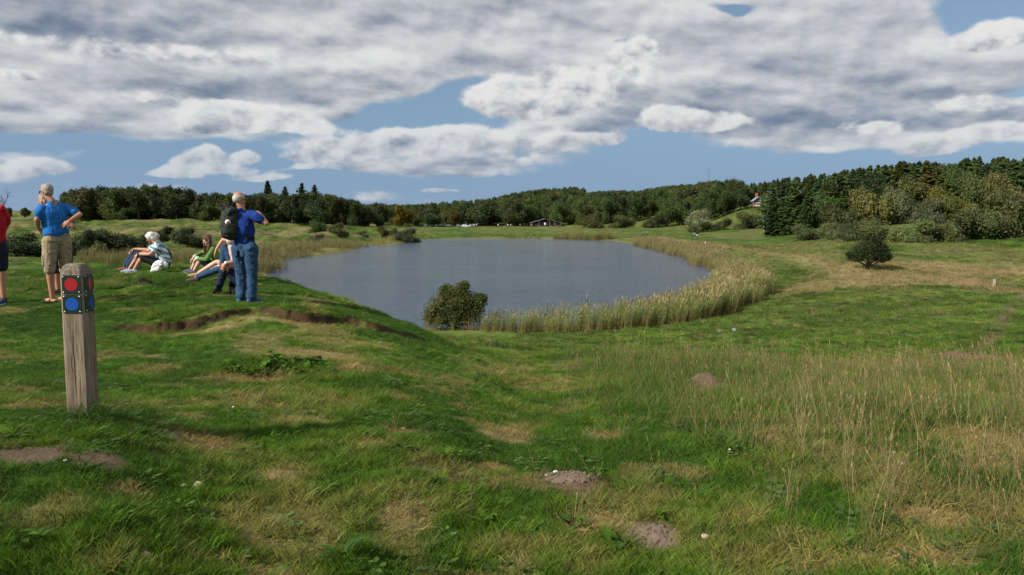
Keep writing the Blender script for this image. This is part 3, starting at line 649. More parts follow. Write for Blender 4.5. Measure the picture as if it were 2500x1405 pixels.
for k, v, x, y, z, h, c, key in WOOD:
    if lim_['b']+lim_['c'] >= 285: rest.append((k, v, x, y, z, h, c)); continue
    lim_[k] += 1; nm, wd, kit = KN[k]; s = h/10
    wdt = s*(random.uniform(.95, 1.25) if k == 'b' else random.uniform(1.1, 1.55))
    pc = 1250+x/y*1925; q_ = c[0]/c[1]; look = 'rust tinged' if q_ > 1.12 else ('olive green' if q_ > .80 else ('bluish dark' if q_ < .60 and k == 'c' else 'dark green'))
    row = 'at the wood edge' if D_FRONT[key](pc, y) else ('on the skyline' if 520+(CAMZ-z-h)/y*1915 < top_y(pc)+9 else 'inside the wood')
    lm = next(n_ for e_, n_ in MARKS[key] if pc < e_)
    lb = '%s %s %s %s' % (look, wd, row, lm); plant(nm, lb, 'tree', kit[v], (x, y, z-.2), (wdt, wdt, s), c, group='%s trees %s' % (look, lm+', '+row))
srcs = []
for k in 'bc':
    for j, kit in enumerate(KN[k][2]):
        cm = kit[0].copy(); cm.materials.clear(); cm.materials.append(M_LEAFI)
        srcs.append(bpy.data.objects.new('wood_%s_%02d' % (k, j), cm))
wc = src_coll('wood_sources', srcs)
n = len(rest); P = np.array([(q[2], q[3], q[4]-.2) for q in rest]); sc = np.array([q[5]/10 for q in rest])
wd_ = sc*rng.uniform(.95, 1.25, n)
scatter('woodland', P, np.stack([np.zeros(n), np.zeros(n), rng.uniform(0, 6.28, n)], 1), np.stack([wd_, wd_, sc], 1),
        [q[1] if q[0] == 'b' else 6+q[1] for q in rest], np.array([q[6] for q in rest]), wc, 'farther trees that fill the woods round the pond')
print('wood', len(WOOD), lim_, n)

# ------------------------------------------------------------------ single trees and bushes
def at(px, d): x = pxx(px, d); return (x, d, gz(x, d)-.1)
def hpx(n, d): return n/1915.0*d
def bush(name, label, cat, px, d, wpx, hp, col, kit=None, group=None, base=None, zoff=0):
    k = kit if kit is not None else BU[abs(hash(label)) % 4 if False else int(px+abs(d)) % 4]; u = 5.0 if kit is None or kit in BU else 10.0
    rw = {0: 3.3, 1: 3.9, 2: 2.9, 3: 4.4}[BU.index(k)] if k in BU else (3.1, 3.7, 2.8, 3.4, 3.0, 4.0)[BL.index(k)]
    h = hpx(hp, d)/(u*1.02); w_ = hpx(wpx, d)/2/(rw*1.05)
    if d < 0: gq = G(px, -d); x, y = gq; z = gz(x, y)-.1; h = hpx(hp, y)/(u*1.02); w_ = hpx(wpx, y)/2/(rw*1.05)
    else: x, y, z = at(px, d)
    return plant(name, label, cat, k, (x, y, z+zoff), (w_, w_, h), col, group=group)
WIL = (.10, .125, .048); SIL = (.16, .18, .095); OLV = (.095, .092, .025); DK = (.030, .052, .016)
T1 = 'tree'; B1 = 'bush'
bush('autumn_tree', 'round tree turning yellow at the foot of the far wood', T1, 982, 440, 62, 58, (.17, .135, .018), BL[3])
bush('broadleaf_tree', 'grey green tree beside the yellow tree near the parked cars', T1, 1050, 432, 68, 48, (.062, .085, .034), BL[4])
bush('birch_tree', 'small yellowish tree with a pale trunk by the parked cars', T1, 1105, 436, 44, 52, (.11, .100, .026), BL[0])
bush('broadleaf_tree', 'full green tree right of the parked cars', T1, 1168, 446, 66, 60, (.055, .080, .026), BL[1])
bush('broadleaf_tree', 'tree standing between the small kiosk and the black barn', T1, 1250, 447, 74, 66, (.06, .078, .024), BL[5])
bush('broadleaf_tree', 'light green tree at the edge of the left wood', T1, 296, 346, 52, 36, (.075, .105, .024), BL[1])  # leaf tint paler than the wood behind it
bush('small_tree', 'rounded bright green tree before the wood, left of the man with the backpack', T1, 511, 342, 66, 42, (.080, .120, .026), BL[3])
bush('broadleaf_tree', 'small dark tree at the end of the left wood', T1, 920, 400, 50, 62, (.04, .06, .02), BL[0])
bush('bush', 'olive shrub at the left foot of the hill wood', B1, 1450, 400, 60, 42, (.085, .092, .026))
bush('bush', 'wide olive shrub in the middle of the row below the hill wood', B1, 1515, 396, 74, 34, (.075, .085, .028))
bush('bush', 'rightmost rounded shrub of the row below the hill wood', B1, 1600, 402, 60, 34, (.062, .078, .024))
bush('willow_bush', 'pale silvery willow bush on the slope below the hill wood', B1, 1712, 322, 78, 54, SIL, BU[0])
bush('bush', 'low dark bush in front of the silvery willow', B1, 1712, 308, 64, 26, (.07, .085, .028))
bush('willow_bush', 'dense green willow bush at the right foot of the knoll', B1, 1826, 312, 82, 44, (.088, .105, .038), BU[1])
bush('bush', 'low bush between the silvery willow and the knoll willow', B1, 1765, 318, 60, 30, (.068, .083, .027))
bush('bush', 'brownish green shrub on the top of the knoll', B1, 1868, 385, 44, 20, (.075, .08, .03))
for px, d, wp, hp, c, lab in [
    (1965, -588, 82, 42, WIL, 'leftmost low grey green bush below the right hand wood'), (2030, -586, 70, 44, WIL, 'small rounded bush second from the left below the right hand wood'),
    (2085, -588, 96, 54, (.095, .118, .042), 'broad dark bush in the scrub behind the lone hawthorn'), (2140, -586, 90, 56, (.105, .125, .042), 'dull green bush right behind the lone hawthorn'),
    (2185, 243, 84, 92, (.115, .135, .06), 'tall pale leaved willow above the scrub on the right'), (2120, 246, 120, 96, (.115, .115, .034), 'yellowish green bush left of the pale willow'),
    (2050, 244, 110, 66, (.085, .10, .034), 'mid green bush under the first conifers of the right hand wood'), (2230, -592, 130, 58, (.12, .15, .052), 'bright low willow bush at the edge of the right hand meadow'),
    (2265, 240, 100, 66, (.085, .10, .05), 'grey twiggy bush beside the pale willow'), (2310, 246, 110, 88, (.13, .135, .028), 'yellow tinged bush in the scrub on the right'),
    (2335, -589, 120, 76, (.085, .10, .034), 'wide dark bush right of the bright low willow'), (2400, -585, 130, 92, (.10, .12, .042), 'tall bush near the right edge of the meadow'),
    (2478, -582, 120, 112, (.075, .088, .03), 'rightmost dark bush at the meadow edge'), (2380, 255, 120, 112, (.09, .11, .034), 'bush at the foot of the conifers on the far right'),
    (2450, 250, 120, 110, (.10, .10, .034), 'olive bush behind the rightmost dark one'), (2570, -580, 140, 96, (.08, .09, .03), 'bush beyond the right edge of the scrub')]:
    bush('bush', lab, B1, px, d, wp, hp, c, group='scrub bushes below the right hand wood')
bush('bush', 'dark bush on the shore behind the man in khaki shorts', B1, 70, -640, 130, 62, DK); bush('bush', 'dark bush on the shore just right of the man in khaki shorts', B1, 200, -632, 90, 62, DK)
bush('bush', 'wide dark bush on the left shore behind the white haired woman', B1, 280, -627, 125, 62, (.040, .058, .018), BU[1]); bush('bush', 'dark rounded bush left of the girl in the green hoodie', B1, 466, -614, 100, 50, (.045, .062, .024), BU[3])
bush('small_tree', 'small dark tree on the slope behind the white haired woman', T1, 400, -592, 66, 44, DK, BL[3]); bush('bush', 'small dark bush behind the seated couple', B1, 345, -622, 70, 46, (.04, .058, .018), BU[0])
bush('bush', 'rounded bush on the left meadow right of the man with the backpack', B1, 774, -572, 48, 32, (.055, .085, .022)); bush('small_tree', 'bushy small tree on the left shore of the pond', T1, 828, -592, 56, 48, (.075, .095, .022), BL[5])
bush('bush', 'low dull bush at the left shore among the reeds', B1, 785, -594, 66, 28, (.06, .068, .032)); bush('bush', 'tiny round bush on the far end of the left meadow', B1, 886, -583, 36, 16, (.06, .08, .03))
bush('small_tree', 'small olive tree at the corner of the far shore', T1, 939, -584, 42, 42, (.075, .088, .022), BL[2]); bush('bush', 'dark spreading bush overhanging the far left corner of the pond', B1, 1000, -590, 70, 36, (.042, .06, .02), BU[3])
bush('bush', 'narrow dark bush at the far shore between the olive tree and the spreading bush', B1, 968, -586, 40, 32, (.045, .06, .02))
# tall thin conifers that stick out of the left wood
for px, d, hp, lab, kt in [(655, 392, 97, 'lone spiky spruce top rising above the left wood', 2), (738, 392, 93, 'dark conifer with a flat top above the left wood', 4), (769, 392, 90, 'umbrella topped conifer above the end of the left wood', 1), (697, 392, 84, 'small conifer top left of the flat topped one', 3)]:
    x, y, z = at(px, d); s = hpx(hp, d)/10*(.98); plant('conifer_tree', lab, 'tree', CF_[kt], (x, y, z), (s*1.1, s*1.1, s), (.028, .045, .018))
# the leafless tree at the left edge
A = Acc(); r2 = np.random.default_rng(77)
def twig(A, p, d, l, r0, lev):
    q = p+d*l*.5+r2.normal(0, .04*l, 3); e = p+d*l
    V, F = tube([p, q, e], [r0, r0*.8, r0*.55], 4); A.add(V, F)
    if lev:
        for i in range(4): twig(A, p+(e-p)*(.45+.18*i), unit(d+r2.normal(0, .55, 3)+np.array([0, 0, .1])), l*.62, r0*.5, lev-1)
twig(A, np.array([0, 0, -.3]), np.array([0.05, 0, 1.]), 5.0, .22, 4)
t = thing('bare_tree', 'half bare tree with thin twigs at the left edge behind the people', 'tree', at(2, 290), 0); t.scale = (1.35,)*3
link('trunk', A.build('trunk', M_BARK), t); c = link('crown', crown(431, 7, 2.3, 2.5, 9, 900, .3, core=False, shell=.3), t); c.color = (.035, .05, .02, 1); c.location = (-2.2, 0, 0)

# the olive green bush standing at the near shore
t = thing('shore_bush', 'big olive leaved bush on the near shore left of the reeds', 'bush', at(1110, 66.5), 0)
r2 = np.random.default_rng(9); A = Acc(); Bk = Acc(); HB = hpx(118, 66.5); WB = hpx(160, 66.5)/2
lob = [(-.62, .42, .36), (-.35, .62, .38), (-.05, .55, .40), (.15, .80, .30), (.42, .62, .34), (.72, .60, .26), (.62, .38, .30), (.0, .30, .46), (-.45, .25, .40), (.35, .26, .42), (-.72, .28, .28), (.28, .92, .16), (-.30, .84, .18), (.84, .66, .14), (.10, .62, .4), (-.15, .78, .2)]
for i, (a, b, rd) in enumerate(lob):
    for dy in (-.35, .25):
        c = np.array([a*WB, dy*WB*(1-abs(a)*.4)+r2.normal(0, .1), b*HB]); rr = np.array([rd*WB, rd*WB*.8, rd*HB*.62]); k = 760
        d = unit(r2.normal(0, 1, (k, 3))); C = c+d*rr*(r2.uniform(.25, 1.12, (k, 1)))
        V, F = cards(C, d*.4, .088, r2); sh = r2.uniform(.75, 1.15)
        A.add(V, F, (), np.repeat(sh*np.array([1, 1, 1])*r2.uniform(.5, 1.4, (k, 1)), 4, 0))
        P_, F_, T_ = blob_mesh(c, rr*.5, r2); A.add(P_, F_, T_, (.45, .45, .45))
    V, F = tube([(r2.normal(0, .2), r2.normal(0, .2), -.2), (a*WB*.35, 0, b*HB*.4), (a*WB*.9, r2.normal(0, .3), b*HB)], [.06, .045, .012], 5); Bk.add(V, F)
o = link('crown', A.build('crown', M_LEAF), t); o.color = (.088, .102, .024, 1); link('stems', Bk.build('stems', M_BARK, True), t)

# the lone hawthorn on the right
t = thing('hawthorn_tree', 'small dark lone hawthorn tree on the right hand meadow', 'tree', at(2126, 100), 0)
r2 = np.random.default_rng(19); A = Acc(); Bk = Acc(); HB = hpx(88, 100); WB = hpx(112, 100)/2
lob = [(-.72, .34, .24), (-.45, .50, .34), (-.15, .66, .34), (.15, .80, .26), (.42, .66, .32), (.68, .50, .28), (.80, .34, .2), (.35, .38, .34), (-.15, .42, .36), (-.55, .30, .22), (.1, .60, .4), (-.85, .42, .14), (.0, .86, .16), (.55, .28, .2)]
for i, (a, b, rd) in enumerate(lob):
    for dy in (-.4, .0, .35):
        c = np.array([a*WB*.92, dy*WB*(1.2-abs(a)*.6), (b*.97+.06)*HB]); rr = np.array([rd*WB*.85, rd*WB*.85, rd*HB*.46]); k = 480
        d = unit(r2.normal(0, 1, (k, 3))); C = c+d*rr*(r2.uniform(.3, 1.2, (k, 1)))
        V, F = cards(C, d*.3+np.array([0, 0, .6]), .11, r2); A.add(V, F, (), np.repeat(r2.uniform(.5, 1.4, (k, 1))*np.ones(3), 4, 0))
    V, F = tube([(.0, 0, .55), (a*WB*.4, dy*.2, b*HB*.55), (a*WB*.95, r2.normal(0, .3), (b+.04)*HB)], [.075, .05, .012], 5); Bk.add(V, F)
V, F = tube([(-.05, 0, -.3), (0, 0, .25), (.06, .02, .8), (0, 0, 1.6)], [.2, .16, .14, .08], 8); Bk.add(V, F); V, F = tube([(.08, 0, -.2), (.22, 0, .5), (.35, .05, 1.2)], [.12, .10, .06], 7); Bk.add(V, F)
o = link('crown', A.build('crown', M_LEAF), t); o.color = (.040, .056, .018, 1); link('trunk', Bk.build('trunk', M_BARK, True), t)
# ------------------------------------------------------------------ grass
def grassmat(name, trans=.35, rough=.5, spec=.35):
    m = bpy.data.materials.new(name); m.use_nodes = True; t = m.node_tree; Ex.tree = t; b = t.nodes['Principled BSDF']
    ti = t.nodes.new('ShaderNodeAttribute'); ti.attribute_type = 'INSTANCER'; ti.attribute_name = 'tint'
    at = t.nodes.new('ShaderNodeAttribute'); at.attribute_name = 'leafc'
    vm = t.nodes.new('ShaderNodeVectorMath'); vm.operation = 'MULTIPLY'; t.links.new(ti.outputs['Color'], vm.inputs[0]); t.links.new(at.outputs['Color'], vm.inputs[1])
    c = vm.outputs[0]; t.links.new(c, b.inputs['Base Color']); b.inputs['Roughness'].default_value = rough; b.inputs['Specular IOR Level'].default_value = spec
    tr = t.nodes.new('ShaderNodeBsdfTranslucent'); ms = t.nodes.new('ShaderNodeMixShader'); ms.inputs[0].default_value = trans
    t.links.new(c, tr.inputs[0]); t.links.new(b.outputs[0], ms.inputs[1]); t.links.new(tr.outputs[0], ms.inputs[2]); t.links.new(ms.outputs[0], t.nodes['Material Output'].inputs[0])
    return m
M_GRASS = grassmat('grass_blade')
def blades(A, r_, n, h, spread, width, lean, curl, col=(1, 1, 1), hv=.35, dark=.55, seg=3, wind=(.0, 0)):
    for i in range(n):
        a = r_.uniform(0, 6.283); rr = spread*math.sqrt(r_.uniform()); p = np.array([math.cos(a)*rr, math.sin(a)*rr, -.012])
        l = h*r_.uniform(1-hv, 1+hv); la = r_.uniform(0, 6.283); le = abs(r_.normal(0, lean)); d = np.array([math.cos(la)*math.sin(le)+wind[0], math.sin(la)*math.sin(le)+wind[1], math.cos(le)])
        side = unit(np.cross(d, [math.cos(la+1.3), math.sin(la+1.3), .2])); w_ = width*r_.uniform(.7, 1.3)
        V = []; C = []; v = r_.uniform(.72, 1.25); hue = np.array([r_.uniform(.85, 1.25), 1, r_.uniform(.8, 1.2)]); dd = d.copy(); q = p.copy()
        for k in range(seg+1):
            t = k/seg; ww = w_*(1-t**1.6)*.5+.0002
            if k < seg: V += [q-side*ww, q+side*ww]
            else: V += [q]
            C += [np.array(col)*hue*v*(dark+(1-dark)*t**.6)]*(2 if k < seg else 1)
            dd = unit(dd+np.array([math.cos(la), math.sin(la), -.8])*curl/seg*(t+.3)); q = q+dd*l/seg
        Q = [[2*k, 2*k+1, 2*k+3, 2*k+2] for k in range(seg-1)]; T = [[2*seg-2, 2*seg-1, 2*seg]]
        A.add(V, Q, T, np.array(C))
def stalks(A, r_, n, h, spread, lean, col, head=True, wind=(.1, 0), w_=.0026):
    for i in range(n):
        a = r_.uniform(0, 6.283); rr = spread*math.sqrt(r_.uniform()); p = np.array([math.cos(a)*rr, math.sin(a)*rr, -.01]); l = h*r_.uniform(.6, 1.25)
        la = r_.uniform(0, 6.283); le = abs(r_.normal(0, lean)); d = unit(np.array([math.cos(la)*math.sin(le)+wind[0], math.sin(la)*math.sin(le)+wind[1], math.cos(le)]))
        b = p+d*l*.5; d2 = unit(d+np.array([math.cos(la)*.25, math.sin(la)*.25, -.08])); c = b+d2*l*.5; v = r_.uniform(.75, 1.2)
        s = unit(np.cross(d, [r_.normal(), r_.normal(), .1])); f = np.cross(s, d)
        V = [p-s*w_*.6, p+s*w_*.6, b-s*w_*.5, b+s*w_*.5, c-s*w_*.3, c+s*w_*.3, p-f*w_*.6, p+f*w_*.6, b-f*w_*.5, b+f*w_*.5, c-f*w_*.3, c+f*w_*.3]
        A.add(V, [[0, 1, 3, 2], [2, 3, 5, 4], [6, 7, 9, 8], [8, 9, 11, 10]], (), np.array(col)*v)
        if head:
            hl = l*r_.uniform(.12, .22); hw = w_*r_.uniform(1.2, 2.2); e = c+d2*hl
            A.add([c, c+d2*hl*.4+s*hw, e, c+d2*hl*.4-s*hw, c+d2*hl*.4+f*hw, c+d2*hl*.4-f*hw], [[0, 1, 2, 3], [0, 4, 2, 5]], (), np.array(col)*np.array([.95, .85, .75])*v)
def herb(A, r_, n, rad, size):
    for i in range(n):
        a = r_.uniform(0, 6.283); rr = rad*math.sqrt(r_.uniform()); c = np.array([math.cos(a)*rr, math.sin(a)*rr, r_.uniform(.01, .05)])
        t = [math.cos(a), math.sin(a), r_.uniform(-.1, .4)]; u = unit(np.array(t)); s = unit(np.cross(u, [0, 0, 1])); l = size*r_.uniform(.6, 1.3); w_ = l*.38
        up = np.cross(s, u)
        A.add([c, c+u*l*.35+s*w_+up*l*.08, c+u*l*.8+s*w_*.6, c+u*l*1.05, c+u*l*.8-s*w_*.6, c+u*l*.35-s*w_+up*l*.08], [[0, 1, 2, 3], [0, 3, 4, 5]], (), np.array([.9, 1, 1])*r_.uniform(.75, 1.2))
tuf = []; r_ = np.random.default_rng(3)
def tuft(f):
    A = Acc(); f(A); tuf.append(bpy.data.objects.new('tuft_%02d' % len(tuf), A.build('tuft', M_GRASS)))
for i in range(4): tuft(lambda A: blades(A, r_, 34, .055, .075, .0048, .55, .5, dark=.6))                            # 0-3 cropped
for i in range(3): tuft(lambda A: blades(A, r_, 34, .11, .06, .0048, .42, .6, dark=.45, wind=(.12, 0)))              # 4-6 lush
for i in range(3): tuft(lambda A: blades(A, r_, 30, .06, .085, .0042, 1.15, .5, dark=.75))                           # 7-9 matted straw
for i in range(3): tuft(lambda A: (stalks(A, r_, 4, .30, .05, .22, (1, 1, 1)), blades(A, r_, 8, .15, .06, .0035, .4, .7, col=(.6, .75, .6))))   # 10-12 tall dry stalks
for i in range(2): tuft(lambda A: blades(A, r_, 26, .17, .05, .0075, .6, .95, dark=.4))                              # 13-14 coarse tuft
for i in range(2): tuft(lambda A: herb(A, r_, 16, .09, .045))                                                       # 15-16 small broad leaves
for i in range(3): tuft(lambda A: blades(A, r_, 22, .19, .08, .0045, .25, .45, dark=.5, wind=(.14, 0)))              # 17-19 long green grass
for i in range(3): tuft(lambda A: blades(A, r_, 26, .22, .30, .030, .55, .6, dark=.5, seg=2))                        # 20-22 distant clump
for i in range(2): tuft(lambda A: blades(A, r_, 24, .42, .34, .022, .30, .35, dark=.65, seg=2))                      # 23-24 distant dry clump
tcoll = src_coll('tuft_sources', tuf)
GP, GR, GS, GI, GT = [], [], [], [], []; pbx, pby = PT(190, 1022, 4.40).x, 4.46
def band(r0, r1, dens, scale, th0=-37, th1=37, far=False):
    area = .5*(r1*r1-r0*r0)*R(th1-th0); n = int(area*dens)
    r = np.sqrt(rng.uniform(r0*r0, r1*r1, n)); th = rng.uniform(R(th0), R(th1), n); x = r*np.sin(th); y = r*np.cos(th)
    C, bare, straw, lush = albedo(x, y); sd = pond_sd(x, y); u = rng.uniform(size=n); u2 = rng.uniform(size=n)
    sg, sa = scarp(x, y); onscar = (sg > -.03) & (sg < .15) & (sa > .03)
    keep = (u > bare*1.05) & (sd > .3) & ~(onscar & (u2 < .55))
    tallz = sstep(.54, .68, nfbm(x, y, .8, 3, 81)+.12*sstep(0, 3, x)) * (1-sstep(0.02, .2, sa*0))
    brow = sstep(-.3, 2.0, x-.05*y)*sstep(6.2, 9, r)*(1-sstep(19, 24, r))
    brow_r = sstep(1.6, 4.0, x)*sstep(5.0, 8, r)*(1-sstep(19, 24, r))
    if far:
        drys = (straw*.9 > rng.uniform(size=n)); idx = np.where(drys, 23+(u2*2).astype(int), 20+(u2*3).astype(int)); s = scale*rng.uniform(.6, 1.3, n)*(.7+.6*nfbm(x, y, .3, 2, 5))
        s = np.where(drys, s*(.40+.75*straw), s*(.8+.5*nfbm(x, y, 1.1, 2, 15)))
        drys &= True; idx = np.where((r < 72) & (rng.uniform(size=n) < .05*sstep(.5, .65, nfbm(x, y, .6, 3, 17))), 23, idx)
        keep &= ~drys | (u2 > .35)
    else:
        idx = (u2*4).astype(int); s = scale*rng.uniform(.75, 1.35, n)
        lu = (lush+tallz*.5 > rng.uniform(.35, 1.1, n)); idx = np.where(lu, 4+(u2*3).astype(int), idx)
        st = (straw > rng.uniform(.2, .9, n)); idx = np.where(st, 7+(u2*3).astype(int), idx)
        v = rng.uniform(size=n)
        lng = (v < .24*brow); idx = np.where(lng, 17+(u2*3).astype(int), idx)
        idx = np.where((v < .07*tallz*sstep(-.9, .8, x)+.020*straw*sstep(-1.5, .5, x)+.012*sstep(0, 2, x)), 10+(u2*3).astype(int), idx)
        idx = np.where((v > .62) & (rng.uniform(size=n) < brow_r*(.012+.10*sstep(.35, .6, nfbm(x, y, .5, 3, 85)))), 10+(u2*3).astype(int), idx)
        idx = np.where((v > .975) & (tallz > .2), 13+(u2*2).astype(int), idx)
        idx = np.where((v > .94) & (v < .951) & (r < 9), 15+(u2*2).astype(int), idx)
        keep &= ~((idx >= 10) & (idx < 13) & (np.hypot(x+2.3, y-4.4) < .8))
    dryi = ((idx >= 10) & (idx < 13)) | (idx >= 23); k2 = rng.uniform(.75, 1.25, (n, 1))
    g = C*np.array([1.65, 1.6, 1.4]); gm = np.array([.105, .165, .026]); 
    strawt = STRAW*rng.uniform(.75, 1.35, (n, 1))
    tt = np.where(dryi[:, None], strawt*np.array([.98, 1.0, .95]), g)
    lngi = (idx >= 17) & (idx < 20); tt = np.where(lngi[:, None], gm*(.65+.8*nfbm(x, y, .9, 3, 6)[:, None]), tt)
    herbi = (idx == 15) | (idx == 16); tt = np.where(herbi[:, None], np.array([.075, .125, .02]), tt)
    tt = tt*k2
    z = land(x, y)
    if not far:                                                  # the turf on the mound and round the post is grazed short
        short = 1-sstep(-.6, 1.6, x-.06*y)*1.0; short = short*(.55+.45*sstep(4.2, 6.0, r)); short = short*(1-.75*sstep(.60, .72, nfbm(x, y, .9, 3, 83)))
        zs_ = s*(1-.50*short); pd = np.hypot(x-pbx, y-pby); zs_ = zs_*(1-.45*(1-sstep(.25, .9, pd))); keep &= (pd > .13) & ~((sa > .03) & (sg > 0) & (sg < .30) & (rng.uniform(size=n) < .35)); s = s*(1-.25*short)
    else: zs_ = s
    m = keep
    GP.append(np.stack([x, y, z], 1)[m]); GR.append(np.stack([rng.normal(0, .08, n), rng.normal(0, .08, n), np.where(lngi | dryi, rng.uniform(-.9, .9, n), rng.uniform(0, 6.283, n))], 1)[m]); GS.append(np.stack([s, s, zs_], 1)[m]); GI.append(idx[m]); GT.append(tt[m])
band(2.3, 5.5, 600, .82); band(5.5, 9, 400, .95); band(9, 15, 270, .95); band(15, 27, 120, 1.3)
for a_, b_2 in ((-66, -37), (37, 66)): band(1.2, 5.5, 300, .95, a_, b_2); band(5.5, 12, 160, 1.2, a_, b_2); band(12, 27, 60, 1.6, a_, b_2); band(27, 80, 2.5, 1.0, a_, b_2, True)      # the turf goes on past the frame
band(1.0, 2.3, 420, .85)
band(27, 60, 9.0, .75, -8, 37, True); band(60, 130, 2.6, 1.1, 0, 37, True); band(130, 230, .45, 1.5, 8, 37, True); band(150, 330, .16, 1.6, -37, 12, True)
GP = np.concatenate(GP); GR = np.concatenate(GR); GS = np.concatenate(GS); GI = np.concatenate(GI); GT = np.concatenate(GT)
print('tufts', len(GP))
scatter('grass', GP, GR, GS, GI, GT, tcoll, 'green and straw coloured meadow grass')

# ------------------------------------------------------------------ reeds
M_REED = grassmat('reed_blade', .3, .55)
def reed_clump(A, r_, n, h, spread, w_=.028, plume=True):
    for i in range(n):
        a = r_.uniform(0, 6.283); rr = spread*math.sqrt(r_.uniform()); p = np.array([math.cos(a)*rr, math.sin(a)*rr, -.15]); l = h*r_.uniform(.6, 1.12)
        d = unit(np.array([r_.normal(.05, .11), r_.normal(0, .11), 1])); s = unit(np.cross(d, [r_.normal(), r_.normal(), 0.01])); m_ = p+d*l*.55; e = p+d*l+np.array([.06, 0, 0])*l
        lo = np.array([.78, .64, .38])*r_.uniform(.55, 1.15); hi = np.array([.42, .60, .26])*r_.uniform(.7, 1.2)
        A.add([p-s*w_*.5, p+s*w_*.5, m_-s*w_*.4, m_+s*w_*.4, e-s*w_*.15, e+s*w_*.15], [[0, 1, 3, 2], [2, 3, 5, 4]], (), np.array([lo, lo, lo*.9, lo*.9, hi, hi]))
        for k in range(9):
            t = .30+.66*k/9+r_.uniform(-.05, .05); b = p+d*l*t; la = r_.uniform(0, 6.283); u = unit(np.array([math.cos(la)+.35, math.sin(la), r_.uniform(.35, 1.0)])); ll = l*r_.uniform(.12, .22); sd_ = unit(np.cross(u, [0, 0, 1]))*w_*.6
            c = (hi if t > .42+r_.uniform(-.12, .12) else lo*.9)*r_.uniform(.8, 1.2)
            A.add([b, b+u*ll*.5+sd_, b+u*ll+np.array([0, 0, -.25*ll]), b+u*ll*.5-sd_], [[0, 1, 2, 3]], (), c)
        if plume and r_.uniform() < .7:
            pc = np.array([.66, .52, .38])*r_.uniform(.8, 1.15); s2 = s*w_*1.6
            A.add([e-d*.05*l, e+s2+d*.03*l, e+d*.13*l+np.array([.03, 0, 0])*l, e-s2+d*.03*l], [[0, 1, 2, 3]], (), pc)
rd = []; r_ = np.random.default_rng(4)
for i in range(5):
    A = Acc(); reed_clump(A, r_, 13, 2.25, .38); rd.append(bpy.data.objects.new('reed_%d' % i, A.build('reed', M_REED)))
rcoll = src_coll('reed_sources', rd)
RP, RS, RT = [], [], []
def reeds(pts, width, dens, hs, tint, wat=None):
    """pts: line of (x, y) on the ground, width in metres"""
    for (ax, ay), (bx, by), wi, hh in zip(pts[:-1], pts[1:], width[:-1], hs[:-1]):
        L = math.hypot(bx-ax, by-ay); n = int(L*wi*dens); t = rng.uniform(size=n); o = rng.uniform(-.5, .5, n)*wi; o = o+(nfbm(ax+(bx-ax)*t, ay+(by-ay)*t, .25, 2, 4)-.5)*wi*.8
        nx, ny = -(by-ay)/L, (bx-ax)/L; x = ax+(bx-ax)*t+nx*o; y = ay+(by-ay)*t+ny*o
        z = np.maximum(land(x, y), -.5); s = hh/2.25*(.70+.60*nfbm(x, y, .35, 3, 6))*rng.uniform(.8, 1.15, n)
        RP.append(np.stack([x, y, z], 1)); RS.append(np.stack([s*1.05, s*1.05, s], 1)); RT.append(np.array(tint)*(.75+.5*nfbm(x, y, .2, 3, 8))[:, None]*rng.uniform(.85, 1.15, (n, 1)))
def onl(px, d): return (pxx(px, d), d)
TN = (.42, .43, .27)
reeds([onl(1185,66.5),onl(1260,66),onl(1400,66),onl(1530,66.5),onl(1620,69),onl(1690,74),onl(1748,81),onl(1790,91),onl(1815,102),onl(1812,112)], [3.2,3.6,3.8,4.2,5,5.5,6,7,6.5,6], 4.2, [1.4,1.6,1.9,2.0,2.1,2.1,2.1,2.0,1.9,1.7], TN)
reeds([onl(1812,112),onl(1790,125),onl(1768,137),onl(1748,150)], [6,5,4.5,4.5], 2.0, [1.7,1.6,1.6,1.6], (.46, .43, .30))
reeds([onl(1762,146),onl(1735,160),onl(1700,175),onl(1650,200),onl(1610,222),onl(1565,250)], [6,6.5,6.5,7,7,5], 1.5, [2.2,2.2,2.2,2.2,2.1,1.8], (.42, .38, .26))
reeds([onl(1495,288),onl(1440,292),onl(1390,298),onl(1345,302)], [5,5,5,5], 1.3, [2.8,2.6,2.5,2.2], (.36, .36, .20)); reeds([onl(1325,305),onl(1280,307),onl(1232,308)], [4,3,3], 1.0, [1.6,1.5,1.2], (.34, .36, .18))
reeds([onl(630,166),onl(700,186),onl(780,206),onl(830,221),onl(880,238)], [12,11,10,8,6], .8, [1.9,1.9,1.8,1.7,1.5], (.36, .34, .22)); reeds([onl(880,240),onl(930,255),onl(965,268)], [5,4,3], .9, [1.5,1.4,1.3], (.44, .44, .22))
reeds([onl(180,140),onl(300,148),onl(420,152),onl(530,156),onl(640,164)], [13,13,13,13,13], .75, [1.9,2.0,1.9,2.0,2.0], (.30, .28, .18)); reeds([onl(560,128),onl(630,150)], [9,9], 1.0, [2.2,2.2], (.32, .29, .19))
reeds([onl(1040,65.5),onl(1110,65.2),onl(1190,66)], [2,2.2,2], 2.5, [1.0,1.0,1.1], (.50, .42, .28))
RP = np.concatenate(RP); RS = np.concatenate(RS); RT = np.concatenate(RT); n = len(RP); print('reed clumps', n)
scatter('reeds', RP, np.stack([rng.normal(0, .05, n), rng.normal(0.03, .05, n), rng.uniform(-.8, .8, n)], 1), RS, rng.integers(0, 5, n), RT, rcoll, 'belt of tall reeds with brown plumes along the water edge')
